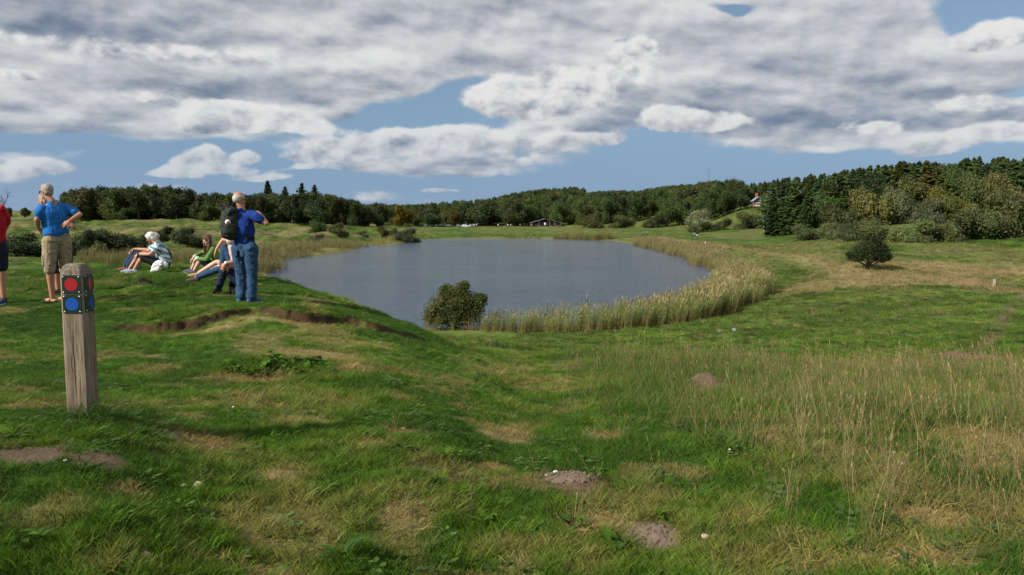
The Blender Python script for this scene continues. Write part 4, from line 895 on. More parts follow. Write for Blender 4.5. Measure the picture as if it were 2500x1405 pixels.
# ------------------------------------------------------------------ figures
def nv(*a): return np.array(a, float)
def capsule(A, pts, rads, seg=12, side=None, ratio=1.0, sub=5):
    """closed tapering limb through pts; rads along 'side', ratio*rads across it"""
    P = np.array(pts, float); Rd = np.array(rads, float); ratio = np.broadcast_to(np.array(ratio, float), Rd.shape)
    n = len(P); t = np.linspace(0, n-1, (n-1)*sub+1)
    def cr(Y):
        i = np.clip(t.astype(int), 0, n-2); f = (t-i)
        f = f[:, None] if Y.ndim == 2 else f
        Yp = np.concatenate([[2*Y[0]-Y[1]], Y, [2*Y[-1]-Y[-2]]]); a, b, c, d = Yp[i], Yp[i+1], Yp[i+2], Yp[i+3]
        return .5*((2*b)+(-a+c)*f+(2*a-5*b+4*c-d)*f*f+(-a+3*b-3*c+d)*f**3)
    Q = cr(P); q = np.maximum(cr(Rd), .002); ra = np.maximum(cr(ratio.copy()), .1)
    T = unit(np.gradient(Q, axis=0)); V = []; F = []
    s0 = nv(1, .13, .07) if side is None else np.array(side, float)
    ends = [(Q[0]-T[0]*q[0]*min(1, ra[0])*.75, .02), (Q[0]-T[0]*q[0]*min(1, ra[0])*.5, .72)]; ende = [(Q[-1]+T[-1]*q[-1]*min(1, ra[-1])*.5, .72), (Q[-1]+T[-1]*q[-1]*min(1, ra[-1])*.75, .02)]
    rings = [(c, q[0]*k, ra[0], T[0]) for c, k in ends]+[(Q[i], q[i], ra[i], T[i]) for i in range(len(Q))]+[(c, q[-1]*k, ra[-1], T[-1]) for c, k in ende]
    for j, (c, r, k, d) in enumerate(rings):
        a = s0-d*np.dot(s0, d)
        if np.linalg.norm(a) < .2: a = nv(.1, 1, .2)-d*np.dot(nv(.1, 1, .2), d)
        a = unit(a); b = np.cross(d, a)
        for i in range(seg):
            th = 2*math.pi*i/seg; V.append(c+a*math.cos(th)*r+b*math.sin(th)*r*k)
        if j:
            for i in range(seg): F.append([(j-1)*seg+i, (j-1)*seg+(i+1) % seg, j*seg+(i+1) % seg, j*seg+i])
    m = len(rings)*seg; V += [rings[0][0], rings[-1][0]]
    Tt = [[m, (i+1) % seg, i] for i in range(seg)]+[[m+1, m-seg+i, m-seg+(i+1) % seg] for i in range(seg)]
    A.add(V, F, Tt)
def ellip(A, c, r, axes=None, seg=16):
    u = np.linspace(0, 2*math.pi, seg, endpoint=False); v = np.linspace(0, math.pi, 11)[1:-1]
    P = np.array([[math.sin(b)*math.cos(a), math.sin(b)*math.sin(a), math.cos(b)] for b in v for a in u]+[[0, 0, 1], [0, 0, -1]])*np.array(r)
    if axes is not None: P = P @ np.array(axes)
    k = len(v); F = [[i*seg+j, i*seg+(j+1) % seg, (i+1)*seg+(j+1) % seg, (i+1)*seg+j] for i in range(k-1) for j in range(seg)]
    T = [[k*seg, (j+1) % seg, j] for j in range(seg)]+[[k*seg+1, (k-1)*seg+j, (k-1)*seg+(j+1) % seg] for j in range(seg)]
    A.add(P+np.array(c), F, T)
def fuse(name, A, vox, m, parent, smooth=3, fold=0.0, fscale=9.0, fseed=0, fdir=(1, 1, 1)):
    me = mesh_np(name+'_raw', np.concatenate(A.V), [np.concatenate(A.Q), np.concatenate(A.T)])
    bm = bmesh.new(); bm.from_mesh(me); bmesh.ops.recalc_face_normals(bm, faces=bm.faces); bm.to_mesh(me); bm.free()
    o = bpy.data.objects.new(name+'_raw', me); COL.objects.link(o)
    r = o.modifiers.new('r', 'REMESH'); r.mode = 'VOXEL'; r.voxel_size = vox; r.adaptivity = 0
    s = o.modifiers.new('s', 'SMOOTH'); s.factor = .5; s.iterations = smooth
    dg = bpy.context.evaluated_depsgraph_get(); res = bpy.data.meshes.new_from_object(o.evaluated_get(dg)); res.name = name
    bpy.data.objects.remove(o); bpy.data.meshes.remove(me)
    n = len(res.vertices)
    if fold:
        co = np.empty(n*3, np.float32); res.vertices.foreach_get('co', co); co = co.reshape(-1, 3).astype(float)
        nn = np.empty(n*3, np.float32); res.vertices.foreach_get('normal', nn); nn = nn.reshape(-1, 3)
        a, b, c = co.T*fscale*np.array(fdir)[:, None]
        f = nfbm(a*1.3+c*.8+fseed, c*1.0-b+fseed, 1., 3, 91)+nfbm(b*1.2-a*.3+fseed, c*.9+a*.5, 1., 3, 92)
        f = np.abs(f-1.0)*2.6-.25
        co = co-nn*(f*fold)[:, None]; res.vertices.foreach_set('co', co.astype(np.float32).ravel())
    res.polygons.foreach_set('use_smooth', np.ones(len(res.polygons), bool)); res.materials.clear(); res.materials.append(m); res.update()
    return link(name, res, parent)
def hand(A, w_, d, nrm, curl=.5, s=1.0, mirror=1):
    """palm, four unequal bent fingers, thumb from the side; w_ wrist, d pointing direction, nrm back-of-hand normal"""
    d = unit(np.array(d, float)); nrm = np.array(nrm, float); nrm = unit(nrm-d*np.dot(d, nrm)); sd = np.cross(d, nrm)*mirror
    ax = [sd, d, nrm]; ellip(A, w_+d*.048*s, (.040*s, .055*s, .017*s), ax, 12)
    for i, (o, l) in enumerate([(-.030, .068), (-.010, .078), (.011, .074), (.030, .058)]):
        p = w_+d*.085*s+sd*o*s; a = curl*.6; d1 = unit(d*math.cos(a)-nrm*math.sin(a)); a2 = curl*1.5; d2 = unit(d*math.cos(a2)-nrm*math.sin(a2)); q = p+d1*l*.5*s
        capsule(A, [p-d*.02, q, q+d2*l*.5*s], [.0095*s, .0088*s, .0075*s], 8, sub=2)
    p = w_+d*.03*s-sd*.030*s; q = p+unit(d*.6-sd*.75-nrm*.2)*.04*s; capsule(A, [p, q, q+unit(d*.9-sd*.25-nrm*.35)*.035*s], [.012*s, .0105*s, .0085*s], 8, sub=2)
def skinm(c, n): return mat('skin_'+n, c, .55, bump=.1, bscale=60, var=.12, vscale=14, spec=.35)
SK = {'tan': skinm((.40, .19, .115), 'tan'), 'mid': skinm((.46, .24, .155), 'mid'), 'fair': skinm((.58, .36, .26), 'fair')}
def cloth(n, c, var=.14, rough=.85, sc=30, squash=(1, 1, 1)): return mat(n, c, rough, bump=.35, bscale=sc, var=var, vscale=9, spec=.15, squash=squash)
M_BLACK = cloth('black_fabric', (.012, .012, .014)); M_DARKR = mat('dark_rubber', (.02, .02, .022), .7); M_WHITE = cloth('white_fabric', (.72, .71, .74)); M_GLASS = mat('dark_lens', (.01, .01, .012), .15, spec=.8); M_SOLE = mat('pale_sole', (.62, .60, .56), .7)
M_EYE = mat('eye', (.05, .035, .025), .3); M_LIP = mat('lip', (.36, .12, .09), .5)
def person(label, base, J, skin='tan', head_dir=(0, 1, 0), up=(0, 0, 1), fwd=None, belly=0.0, sx=1.0, hs=1.0, vox=.0085, arms=('L', 'R'), hand_n=None, hand_d=None, curl=.55, headgear=None, armr=1.0, legr=1.0):
    """J: joint name -> local point. Body is one continuous mesh; clothes, hair, eyes are its siblings under the person"""
    t = thing('person', label, 'person', tuple(base)); B = Acc(); g = {k: np.array(v, float) for k, v in J.items()}
    sh = unit(g['shR']-g['shL']); hp_ = unit(g['hipR']-g['hipL']); nk, ch, wa, pe = g['neck'], g['chest'], g['waist'], g['pelvis']
    w1 = unit(sh*.5+hp_*.5); shc = (g['shL']+g['shR'])/2; hw = np.linalg.norm(g['shR']-g['shL'])/2
    capsule(B, [pe-(wa-pe)*.25, pe, wa, ch, shc*.75+nk*.25, nk*.8+shc*.2], [.12*sx, .158*sx, .140*sx+belly*.5, .165*sx, .125*sx, .065], 18, w1, [.8, .72, .76+belly, .68, .62, .9])
    f = unit(np.array(head_dir, float)); u = unit(np.array(up, float)-f*np.dot(up, f)); s = np.cross(f, u); hd = g['head']; H = hs
    capsule(B, [shc*.5+nk*.5, nk, hd-u*.07*H-f*.01], [.07, .054, .052], 12)
    X = [s, f, u]
    ellip(B, hd+u*.025*H-f*.008*H, (.074*H, .094*H, .092*H), X); ellip(B, hd-u*.045*H+f*.018*H, (.058*H, .070*H, .072*H), X)         # skull, jaw
    ellip(B, hd+f*.082*H-u*.088*H, (.024*H, .018*H, .018*H), X, 10); ellip(B, hd+f*.080*H+u*.012*H, (.045*H, .016*H, .012*H), X, 10)   # chin, brow
    capsule(B, [hd+f*.088*H+u*.006*H, hd+f*.104*H-u*.024*H, hd+f*.108*H-u*.034*H], [.010*H, .013*H, .014*H], 8, sub=2)            # nose
    for q in (-1, 1):
        ellip(B, hd+s*q*.076*H-f*.006*H-u*.012*H, (.010*H, .018*H, .031*H), X, 8); ellip(B, hd+s*q*.04*H+f*.062*H-u*.03*H, (.024*H, .022*H, .024*H), X, 8)
    for S in 'LR':
        a, b, c = g['sh'+S], g['el'+S], g['wr'+S]; k = armr
        capsule(B, [a*.85+shc*.15, a*.55+b*.45, b], [.056*k, .048*k, .038*k]); capsule(B, [b, b*.65+c*.35, c], [.038*k, .041*k, .026*k], side=(0, 0, 1), ratio=[1, .95, .8])
        d = hand_d[S] if hand_d else unit(c-b); nn = hand_n[S] if hand_n else (0, 0, 1); hand(B, c, d, nn, curl, 1.0, 1 if S == 'R' else -1)
        a, b, c, e = g['hip'+S], g['kn'+S], g['an'+S], g['toe'+S]; k = legr
        capsule(B, [a, a*.6+b*.4, b], [.088*k, .078*k, .056*k]); capsule(B, [b, b*.72+c*.28, b*.35+c*.65, c], [.054*k, .058*k, .046*k, .036*k])
        fd = unit(e-c); heel = c-unit(np.array([fd[0], fd[1], 0])+1e-6)*.05+nv(0, 0, -.045); capsule(B, [heel, c*.4+e*.6+nv(0, 0, -.005), e], [.034, .038, .026], side=np.cross(fd, (0, 0, 1)), ratio=[1, .8, .6])
    fuse('body', B, vox, SK[skin], t, 3)
    for q in (-1, 1):
        if headgear != 'shades':
            E = Acc(); ellip(E, hd+s*q*.031*H+f*.080*H-u*.006*H, (.013*H, .008*H, .007*H), X, 8); link('eye', E.build('eye', M_EYE, True), t)
    E = Acc(); ellip(E, hd+f*.088*H-u*.060*H, (.022*H, .008*H, .006*H), X, 8); link('mouth', E.build('mouth', M_LIP, True), t)
    if headgear:
        E = Acc()
        for q in (-1, 1):
            ellip(E, hd+s*q*.033*H+f*.098*H-u*.005*H, (.026*H, .006*H, .019*H), X, 10); capsule(E, [hd+s*q*.058*H+f*.092*H, hd+s*q*.080*H+f*.03*H+u*.002, hd+s*q*.082*H-f*.01*H], [.0035]*3, 6, sub=2)
        capsule(E, [hd+f*.101*H-s*.01, hd+f*.101*H+s*.01], [.003, .003], 6, sub=2); link('glasses', E.build('glasses', M_GLASS, True), t)
    t['_'] = 0; del t['_']
    return t, g, (hd, X, H, w1, shc)
def top(t, g, q, name, m, sleeve=.55, hem=.0, r=1.0, belly=0.0, fold=.010, sx=1.0, collar=True, sl_r=1.0, seed=0, vox=.012, hemflare=1.0):
    hd, X, H, w1, shc = q; A = Acc(); nk, ch, wa, pe = g['neck'], g['chest'], g['waist'], g['pelvis']
    lo = pe+(pe-wa)*hem
    capsule(A, [lo, pe*.6+wa*.4, wa, ch, shc*.72+nk*.28, nk*.75+shc*.25], [.172*sx*hemflare, .170*sx, .160*sx+belly*.5, .185*sx, .142*sx, .075], 20, w1, [.78, .78, .80+belly, .70, .66, .9])
    for S in 'LR':
        a, b, c = g['sh'+S], g['el'+S], g['wr'+S]; k = sl_r
        if sleeve <= 1.0: e = a+(b-a)*sleeve; capsule(A, [a*.8+shc*.2, a*.5+e*.5, e], [.072*k, .070*k, .062*k])
        else: e = b+(c-b)*(sleeve-1); capsule(A, [a*.8+shc*.2, a*.5+b*.5, b], [.070*k, .062*k, .054*k]); capsule(A, [b, e], [.054*k, .042*k])
    if collar: capsule(A, [nk*.6+shc*.4-X[1]*.0, nk+X[1]*-.008], [.072, .064], 14, sub=2)
    return fuse(name, A, vox, m, t, 2, fold, 10, seed)
def legs(t, g, q, name, m, to=1.9, r=1.0, fold=.010, seed=0, vox=.012, flare=1.0, sx=1.0, waist=.35):
    hd, X, H, w1, shc = q; A = Acc(); wa, pe = g['waist'], g['pelvis']; hp_ = unit(g['hipR']-g['hipL'])
    capsule(A, [(g['hipL']+g['hipR'])/2, pe, pe+(wa-pe)*waist], [.150*sx, .172*sx, .160*sx], 18, hp_, [.85, .74, .74], sub=4)
    for S in 'LR':
        a, b, c = g['hip'+S], g['kn'+S], g['an'+S]
        if to <= 1.0: e = a+(b-a)*to; capsule(A, [a, a*.5+e*.5, e], [.102*r, .098*r, .092*r*flare])
        else: e = b+(c-b)*(to-1); capsule(A, [a, a*.55+b*.45, b], [.104*r, .094*r, .076*r]); capsule(A, [b, b*.5+e*.5, e], [.074*r, .072*r, .066*r*flare])
    return fuse(name, A, vox, m, t, 2, fold, 10, seed)
def shoes(t, g, m, msole=None, sandal=False, s=1.0):
    for S in 'LR':
        c, e = g['an'+S], g['toe'+S]; fd = unit(nv(e[0]-c[0], e[1]-c[1], 0)+1e-6); sd = np.cross(fd, (0, 0, 1)); dn = unit(nv(0, 0, -1)+fd*((c[2]-e[2])*0)); A = Acc(); heel = nv(c[0], c[1], e[2]+.005)-fd*.055
        tl = e+fd*.03
        if not sandal:
            capsule(A, [heel+nv(0, 0, .02), (heel+tl)/2+nv(0, 0, .022), tl], [.040*s, .047*s, .036*s], side=sd, ratio=[1.1, .9, .7]); capsule(A, [heel+fd*.05+nv(0, 0, .03), c+nv(0, 0, -.012)], [.044*s, .044*s])
            o = fuse('shoe', A, .009, m, t, 2)
        else:
            for k in (.35, .75): p = heel*(1-k)+tl*k; capsule(A, [p-sd*.045+nv(0, 0, .0), p+nv(0, 0, .045), p+sd*.045], [.012, .011, .012], 6)
            o = fuse('sandal', A, .006, m, t, 1)
        B = Acc(); capsule(B, [heel+nv(0, 0, -.012), (heel+tl)/2+nv(0, 0, -.012), tl+nv(0, 0, -.010)], [.044*s, .050*s, .040*s], side=sd, ratio=[.35, .3, .35]); link('sole', B.build('sole', msole or M_DARKR, True), o)
def hairm(n, c): return mat('hair_'+n, c, .6, bump=.6, bscale=90, var=.35, vscale=40, squash=(1, 1, .25))
def hair(t, q, m, kind='short', extra=None):
    hd, X, H, w1, shc = q; s, f, u = X; A = Acc()
    if kind == 'short': ellip(A, hd+u*.034*H-f*.018*H, (.079*H, .092*H, .087*H), X); ellip(A, hd-u*.010*H-f*.032*H, (.076*H, .066*H, .072*H), X); ellip(A, hd+u*.075*H+f*.012*H, (.066*H, .070*H, .045*H), X)
    if kind == 'bald': 
        ellip(A, hd+u*.012*H-f*.028*H, (.083*H, .080*H, .082*H), X); ellip(A, hd+u*.030*H-f*.000*H, (.081*H, .076*H, .070*H), X)
    if kind == 'full': ellip(A, hd+u*.040*H-f*.018*H, (.094*H, .106*H, .096*H), X); ellip(A, hd-u*.02*H-f*.040*H, (.090*H, .078*H, .085*H), X); ellip(A, hd+u*.07*H+f*.035*H, (.072*H, .060*H, .048*H), X)
    if kind == 'long':
        ellip(A, hd+u*.038*H-f*.018*H, (.092*H, .104*H, .094*H), X); r3 = np.random.default_rng(2)
        for k in range(16):
            a = -1.5+3.0*k/15; p = hd+u*.05*H+(s*math.sin(a)-f*math.cos(a))*.082*H; dn = nv(0, 0, -1)
            e1 = p+dn*.13+(s*math.sin(a)-f*math.cos(a))*.025; e2 = p+dn*(.30+r3.uniform(-.03, .05))+(s*math.sin(a)*.02-f*math.cos(a)*.02)+f*.03+r3.normal(0, .008, 3)
            capsule(A, [p, e1, e2], [.026, .026, .010], 8, sub=3)
    o = fuse('hair', A, .008, m, t, 2, .006, 34, 5, (1, 1, .35)); return o
H_GREY = hairm('grey', (.30, .27, .24)); H_WHITE = hairm('white', (.70, .68, .66)); H_SILV = hairm('silver', (.42, .39, .36)); H_BRN = hairm('brown', (.085, .040, .026)); H_DK = hairm('dark', (.06, .04, .03))
class Fr:                                                        # joints from where they show in the photo and how far away they are
    def __init__(s, px, py, d):
        s.d = d; a = PT(px, py, d); s.b = np.array([a.x, a.y, gz(a.x, a.y)])
    def __call__(s, px, py, dd=0.0): return np.array(PT(px, py, s.d+dd))-s.b

JEANS = cloth('denim', (.026, .062, .125), .30, sc=70); JEANS_D = cloth('dark_denim', (.022, .045, .095), .25, sc=70); KHAKI = cloth('khaki_cotton', (.27, .215, .145), .16)
def set_feet(g_, fr, names=('L', 'R')):
    for S in names:
        for k, off in (('an', .085), ('toe', .028)):
            p = g_[k+S]; w_ = fr.b+p; p[2] = gz(w_[0], w_[1])-fr.b[2]+off
# --- man in the blue polo shirt
F = Fr(135, 740, 12.1)
J = dict(head=F(114,468), neck=F(127,492), shL=F(101,508,-.10), shR=F(157,508,.15), chest=F(130,522,.02), waist=F(134,552,.02), pelvis=F(138,574,.02), hipL=F(122,588,-.06), hipR=F(156,588,.10),
    knL=F(121,652,-.10), knR=F(159,652,.12), anL=F(128,724,-.04), anR=F(160,722,.14), toeL=F(108,737,-.02), toeR=F(141,736,.2), elL=F(90,537,-.18), wrL=F(94,561,-.02), elR=F(196,524,.16), wrR=F(169,541,-.02))
set_feet(J, F)
t, g, q = person('man in a bright blue polo and khaki cargo shorts standing hands on hips', F.b, J, 'tan', (-.93, .30, -.05), headgear='shades', hand_d={'L': (.8, .5, -.3), 'R': (-.8, -.2, -.55)}, hand_n={'L': (-.3, -1, .1), 'R': (.1, -1, .2)}, curl=.35, sx=1.04)
top(t, g, q, 'polo_shirt', cloth('blue_pique', (.014, .125, .40)), .72, -.15, fold=.013, sx=1.08, seed=1, sl_r=1.12)
sh_ = legs(t, g, q, 'cargo_shorts', KHAKI, 1.14, 1.13, .015, 2, flare=1.12, sx=.98)
for S, k in (('L', -1), ('R', 1)):
    A = Acc(); p = g['hip'+S]*.25+g['kn'+S]*.75+nv(.055*k, -.03, 0); capsule(A, [p+nv(0, 0, .08), p-nv(0, 0, .08)], [.035, .037], 8, side=(1, 0, 0), ratio=1.9); fuse('cargo_pocket', A, .01, KHAKI, sh_, 1, .004, 14)
shoes(t, g, cloth('brown_leather', (.10, .055, .032)), M_DARKR, sandal=True); hair(t, q, H_GREY, 'short')
# --- person hidden behind him
F = Fr(150, 730, 13.4)
J = dict(head=F(108,492), neck=F(120,512), shL=F(112,528,-.15), shR=F(150,528,.1), chest=F(134,540), waist=F(142,568), pelvis=F(146,588), hipL=F(134,600,-.06), hipR=F(160,600,.06), knL=F(138,660), knR=F(162,660), anL=F(142,715), anR=F(166,715), toeL=F(126,725), toeR=F(150,725), elL=F(140,556,-.25), wrL=F(120,545,-.2), elR=F(182,556,.0), wrR=F(164,540,-.05))
set_feet(J, F)
t, g, q = person('person in dark navy clothes mostly hidden behind the man in the blue polo', F.b, J, 'tan', (-1, .1, 0), sx=.95, hand_n={'L': (0, -1, 0), 'R': (0, -1, 0)})
top(t, g, q, 'shirt', cloth('navy_fabric', (.018, .024, .05)), .8, seed=4); legs(t, g, q, 'shorts', cloth('brown_shorts', (.05, .04, .035)), 1.0, 1.08, seed=5); shoes(t, g, M_BLACK); hair(t, q, H_GREY, 'short')
# --- man in red at the left edge
F = Fr(-18, 738, 12.0)
J = dict(head=F(-22,462), neck=F(-22,490), shL=F(-52,508), shR=F(6,510), chest=F(-22,525), waist=F(-20,560), pelvis=F(-18,585), hipL=F(-34,595), hipR=F(-2,595), knL=F(-34,655), knR=F(2,656,.02), anL=F(-32,724), anR=F(8,722), toeL=F(-44,736,-.15), toeR=F(-4,738,-.18), elL=F(-66,548), wrL=F(-50,585,-.1), elR=F(16,548,.18), wrR=F(2,580,.2))
set_feet(J, F)
t, g, q = person('man in a red shirt and dark shorts cut off by the left edge', F.b, J, 'tan', (-.5, .8, 0), sx=1.08, belly=.05, hand_n={'L': (0, -1, 0), 'R': (0, -1, 0)})
top(t, g, q, 'shirt', cloth('red_fabric', (.36, .012, .018)), .95, .35, fold=.012, seed=7, belly=.05, sx=1.1, sl_r=1.1); legs(t, g, q, 'shorts', cloth('navy_cotton', (.015, .018, .035)), .96, 1.12, seed=8, sx=1.05); shoes(t, g, cloth('blue_mesh', (.03, .045, .10)), M_SOLE); hair(t, q, H_GREY, 'short')
# --- man with the backpack
F = Fr(600, 741, 12.3)
J = dict(head=F(584,487), neck=F(590,512), shL=F(562,525,.16), shR=F(616,524,-.14), chest=F(590,538), waist=F(593,566), pelvis=F(597,592), hipL=F(582,604,.06), hipR=F(612,604,-.08), knL=F(588,670,.05), knR=F(616,671,-.06), anL=F(589,728,.02), anR=F(614,731,-.06), toeL=F(600,739,.10), toeR=F(633,740,.06),
    elL=F(544,556,.30), wrL=F(566,545,.42), elR=F(651,547,-.14), wrR=F(634,522,-.06))
set_feet(J, F)
t, g, q = person('man in a royal blue shirt and jeans wearing a dark backpack, seen from behind', F.b, J, 'tan', (.80, .58, -.03), headgear='clear', hand_d={'L': (.5, .2, .6), 'R': (-.7, .3, .25)}, hand_n={'L': (0, 1, .3), 'R': (.1, -.5, 1)}, curl=.5, sx=1.02, belly=.05)
top(t, g, q, 'shirt', cloth('royal_blue_fabric', (.010, .035, .19)), .62, .04, fold=.015, sx=1.06, belly=.065, seed=11, sl_r=1.18)
jn = legs(t, g, q, 'jeans', JEANS, 1.95, 1.13, .016, 12, flare=1.22, sx=1.0)
A = Acc(); c = g['pelvis']; capsule(A, [c+nv(0, 0, .045), c+nv(0, 0, .085)], [.180, .180], 20, q[3], .78); link('belt', A.build('belt', M_BLACK, True), t)
for k in (-1, 1):
    A = Acc(); p = g['pelvis']*.9+q[3]*.075*k-np.cross(nv(0, 0, 1), q[3])*(.115)+nv(0, 0, -.07); capsule(A, [p+nv(0, 0, .05), p-nv(0, 0, .05)], [.055, .045], 8, side=q[3], ratio=.35); fuse('back_pocket', A, .009, cloth('denim_pocket%d' % k, (.020, .050, .105)), jn, 1)
shoes(t, g, cloth('blue_grey_shoe', (.05, .09, .16)), M_SOLE, s=1.1); hair(t, q, H_SILV, 'bald')
# --- his backpack
bx_ = F.b+F(563,545,-.12); t = thing('backpack', 'dark green black backpack with a round white badge hanging on the standing man\'s back', 'backpack', tuple(bx_), R(27))
PK = cloth('backpack_canvas', (.030, .036, .031), .2, .7, 60)
A = Acc(); capsule(A, [nv(0, 0, -.20), nv(0, -.01, -.05), nv(0, 0, .12), nv(.02, .03, .22)], [.150, .165, .140, .09], 16, (1, 0, 0), [.62, .60, .62, .7]); fuse('bag_body', A, .011, PK, t, 2, .014, 14, 3)
A = Acc(); capsule(A, [nv(-.02, -.10, -.15), nv(-.02, -.11, -.03)], [.105, .10], 14, (1, 0, 0), .42); fuse('front_pocket', A, .01, PK, t, 1, .005, 12, 5)
A = Acc(); capsule(A, [nv(-.05, -.06, .12), nv(.01, -.07, .20), nv(.09, -.02, .17)], [.035, .05, .03], 10); fuse('top_flap', A, .01, PK, t, 1, .008, 20, 6)
for x_ in (-.06, .07):
    A = Acc(); capsule(A, [nv(x_-.05, -.02, .19), nv(x_-.04, -.03, .29), nv(x_+.01, -.02, .31), nv(x_+.03, -.01, .20)], [.007]*4, 6, sub=4); link('handle', A.build('handle', PK, True), t)
for x_ in (-.03, .15):
    A = Acc(); capsule(A, [nv(x_, .03, .16), nv(x_+.03, .12, .23), nv(x_+.05, .26, .17), nv(x_+.03, .34, .0)], [.022]*4, 8, side=(1, 0, 0), ratio=.3); link('shoulder_strap', A.build('shoulder_strap', PK, True), t)
A = Acc(); V_, F_ = tube([nv(-.055, -.10, .015), nv(-.055, -.126, .015), nv(-.055, -.127, .015)], [.040, .040, .001], 20); A.add(V_, F_); bd = link('badge', A.build('badge', M_WHITE, True), t)
A = Acc(); capsule(A, [nv(-.075, -.142, .0), nv(-.06, -.143, .022), nv(-.045, -.143, .018), nv(-.04, -.142, .0)], [.0075]*4, 6, sub=3); link('emblem', A.build('emblem', mat('emblem_red', (.42, .05, .04), .6), True), bd)

# --- seated people. All sit on the turf near the edge of the mound
def stripes(name, c1, c2, fr):
    m = bpy.data.materials.new(name); m.use_nodes = True; t_ = m.node_tree; Ex.tree = t_; b = t_.nodes['Principled BSDF']; b.inputs['Roughness'].default_value = .85; b.inputs['Specular IOR Level'].default_value = .15
    tcn = t_.nodes.new('ShaderNodeTexCoord'); mp_ = t_.nodes.new('ShaderNodeMapping'); mp_.inputs['Rotation'].default_value = (0, R(-28), 0); t_.links.new(tcn.outputs['Object'], mp_.inputs[0]); sp_ = t_.nodes.new('ShaderNodeSeparateXYZ'); t_.links.new(mp_.outputs[0], sp_.inputs[0])
    w_ = Ex.op('SINE', Ex(sp_.outputs[2])*fr+fbm(tcn.outputs['Object'], 6, 2)*2.0); w2 = Ex.op('SINE', Ex(sp_.outputs[2])*fr*2.7)
    t_.links.new(mixc(ramp(w_+w2*.4, -.15, .25), c1, c2), b.inputs['Base Color']); return m
def seated(label, d, pts, base, skin, hd_, **kw):
    F = Fr(*base, d); J = {k: F(*v) for k, v in pts.items()}
    return F, J
F = Fr(392, 655, 18.0)
PW = dict(head=(368,581), neck=(382,594), shL=(388,602,-.17), shR=(383,600,.19), chest=(393,612), waist=(401,629), pelvis=(401,643), hipL=(396,647,-.09), hipR=(394,646,.10), knL=(347,628,-.12), knR=(338,626,.12), anL=(328,656,-.12), anR=(316,654,.10), toeL=(308,661,-.14), toeR=(299,660,.08), elL=(366,621,-.24), wrL=(336,621,-.16), elR=(362,615,.25), wrR=(334,622,.05))
J = {k: F(*v) for k, v in PW.items()}; set_feet(J, F)
t, g, q = person('white haired woman in a striped top and black capris sitting on the grass', F.b, J, 'mid', (-.86, -.15, -.42), (0, 0, 1), headgear='shades', sx=.98, legr=1.0, hand_d={'L': (-.6, .1, -.7), 'R': (-.4, -.5, -.6)}, hand_n={'L': (-.5, -.6, .4), 'R': (-.6, 0, .5)}, curl=.7, belly=.05)
top(t, g, q, 'striped_top', stripes('teal_white_stripes', (.10, .22, .27), (.62, .66, .68), 62), .62, -.1, fold=.012, belly=.07, sx=1.03, seed=21, sl_r=1.12); legs(t, g, q, 'capri_trousers', M_BLACK, 1.02, 1.05, .008, 22); shoes(t, g, cloth('pale_sneaker', (.25, .27, .36), .5), M_SOLE); hair(t, q, H_WHITE, 'full')
A = Acc(); p = g['wrL']; capsule(A, [p*.96+g['elL']*.04, p*.88+g['elL']*.12], [.031, .032], 10, sub=1); link('watch', A.build('watch', M_BLACK, True), t)
# bag
bb = F.b+F(411,621,-.02); t = thing('shoulder_bag', 'small black bag with a cross strap on the white haired woman\'s back', 'bag', tuple(bb), 0)
A = Acc(); capsule(A, [nv(-.03, 0, .11), nv(.01, 0, .0), nv(.03, 0, -.08)], [.05, .08, .085], 12, (0, 1, 0), [.6, .6, .6]); fuse('bag_body', A, .01, M_BLACK, t, 1, .006)
A = Acc(); o_ = F.b-bb; capsule(A, [nv(-.03, -.02, .13), F(388,598,.03)+o_, F(384,606,-.21)+o_, F(396,622,-.20)+o_, nv(.0, -.06, -.03)], [.012]*5, 6, sub=5); link('strap', A.build('strap', M_BLACK, True), t)
# the man beside her
F = Fr(398, 652, 18.6)
J = {k: F(*v) for k, v in dict(head=(379,579), neck=(386,592), shL=(390,601,-.2), shR=(386,599,.2), chest=(395,611), waist=(403,628), pelvis=(404,642), hipL=(399,645,-.1), hipR=(397,644,.1), knL=(336,617,-.1), knR=(328,618,.12), anL=(312,652,-.1), anR=(304,651,.1), toeL=(292,658,-.12), toeR=(284,657,.08), elL=(364,611,-.22), wrL=(328,608,-.15), elR=(360,610,.25), wrR=(326,610,.05)).items()}; set_feet(J, F)
t, g, q = person('balding man in a light blue shirt and jeans sitting behind the white haired woman', F.b, J, 'tan', (-.9, -.1, -.35), hand_d={'L': (-.8, .1, -.4), 'R': (-.5, -.5, -.4)}, hand_n={'L': (0, -.3, 1), 'R': (0, 0, 1)})
top(t, g, q, 'shirt', cloth('pale_blue_shirt', (.24, .34, .46)), .8, 0, seed=25); legs(t, g, q, 'jeans', JEANS_D, 1.9, 1.0, seed=26); shoes(t, g, cloth('brown_shoe', (.12, .06, .035))); hair(t, q, H_SILV, 'bald')
# crumpled white jacket
c = Fr(390, 655, 17.55); t = c.b; t2 = thing('white_jacket', 'crumpled white jacket lying on the grass beside the white haired woman', 'jacket', tuple(t), 0)
A = Acc()
for pts, rs in [([(372,654),(384,644),(396,641)], [.03, .065, .07]), ([(378,659),(392,650),(404,645)], [.03, .06, .05]), ([(368,661),(378,657),(390,652)], [.025, .045, .05]), ([(381,643),(388,640),(398,640)], [.03, .05, .05]), ([(396,641),(404,645),(402,652)], [.05, .055, .04])]: capsule(A, [c(a, b+2, r_.uniform(-.06, .08)) for a, b in pts], rs, 10, (0, 1, 0), 1.2)
fuse('jacket_cloth', A, .009, M_WHITE, t2, 1, .022, 16, 8)
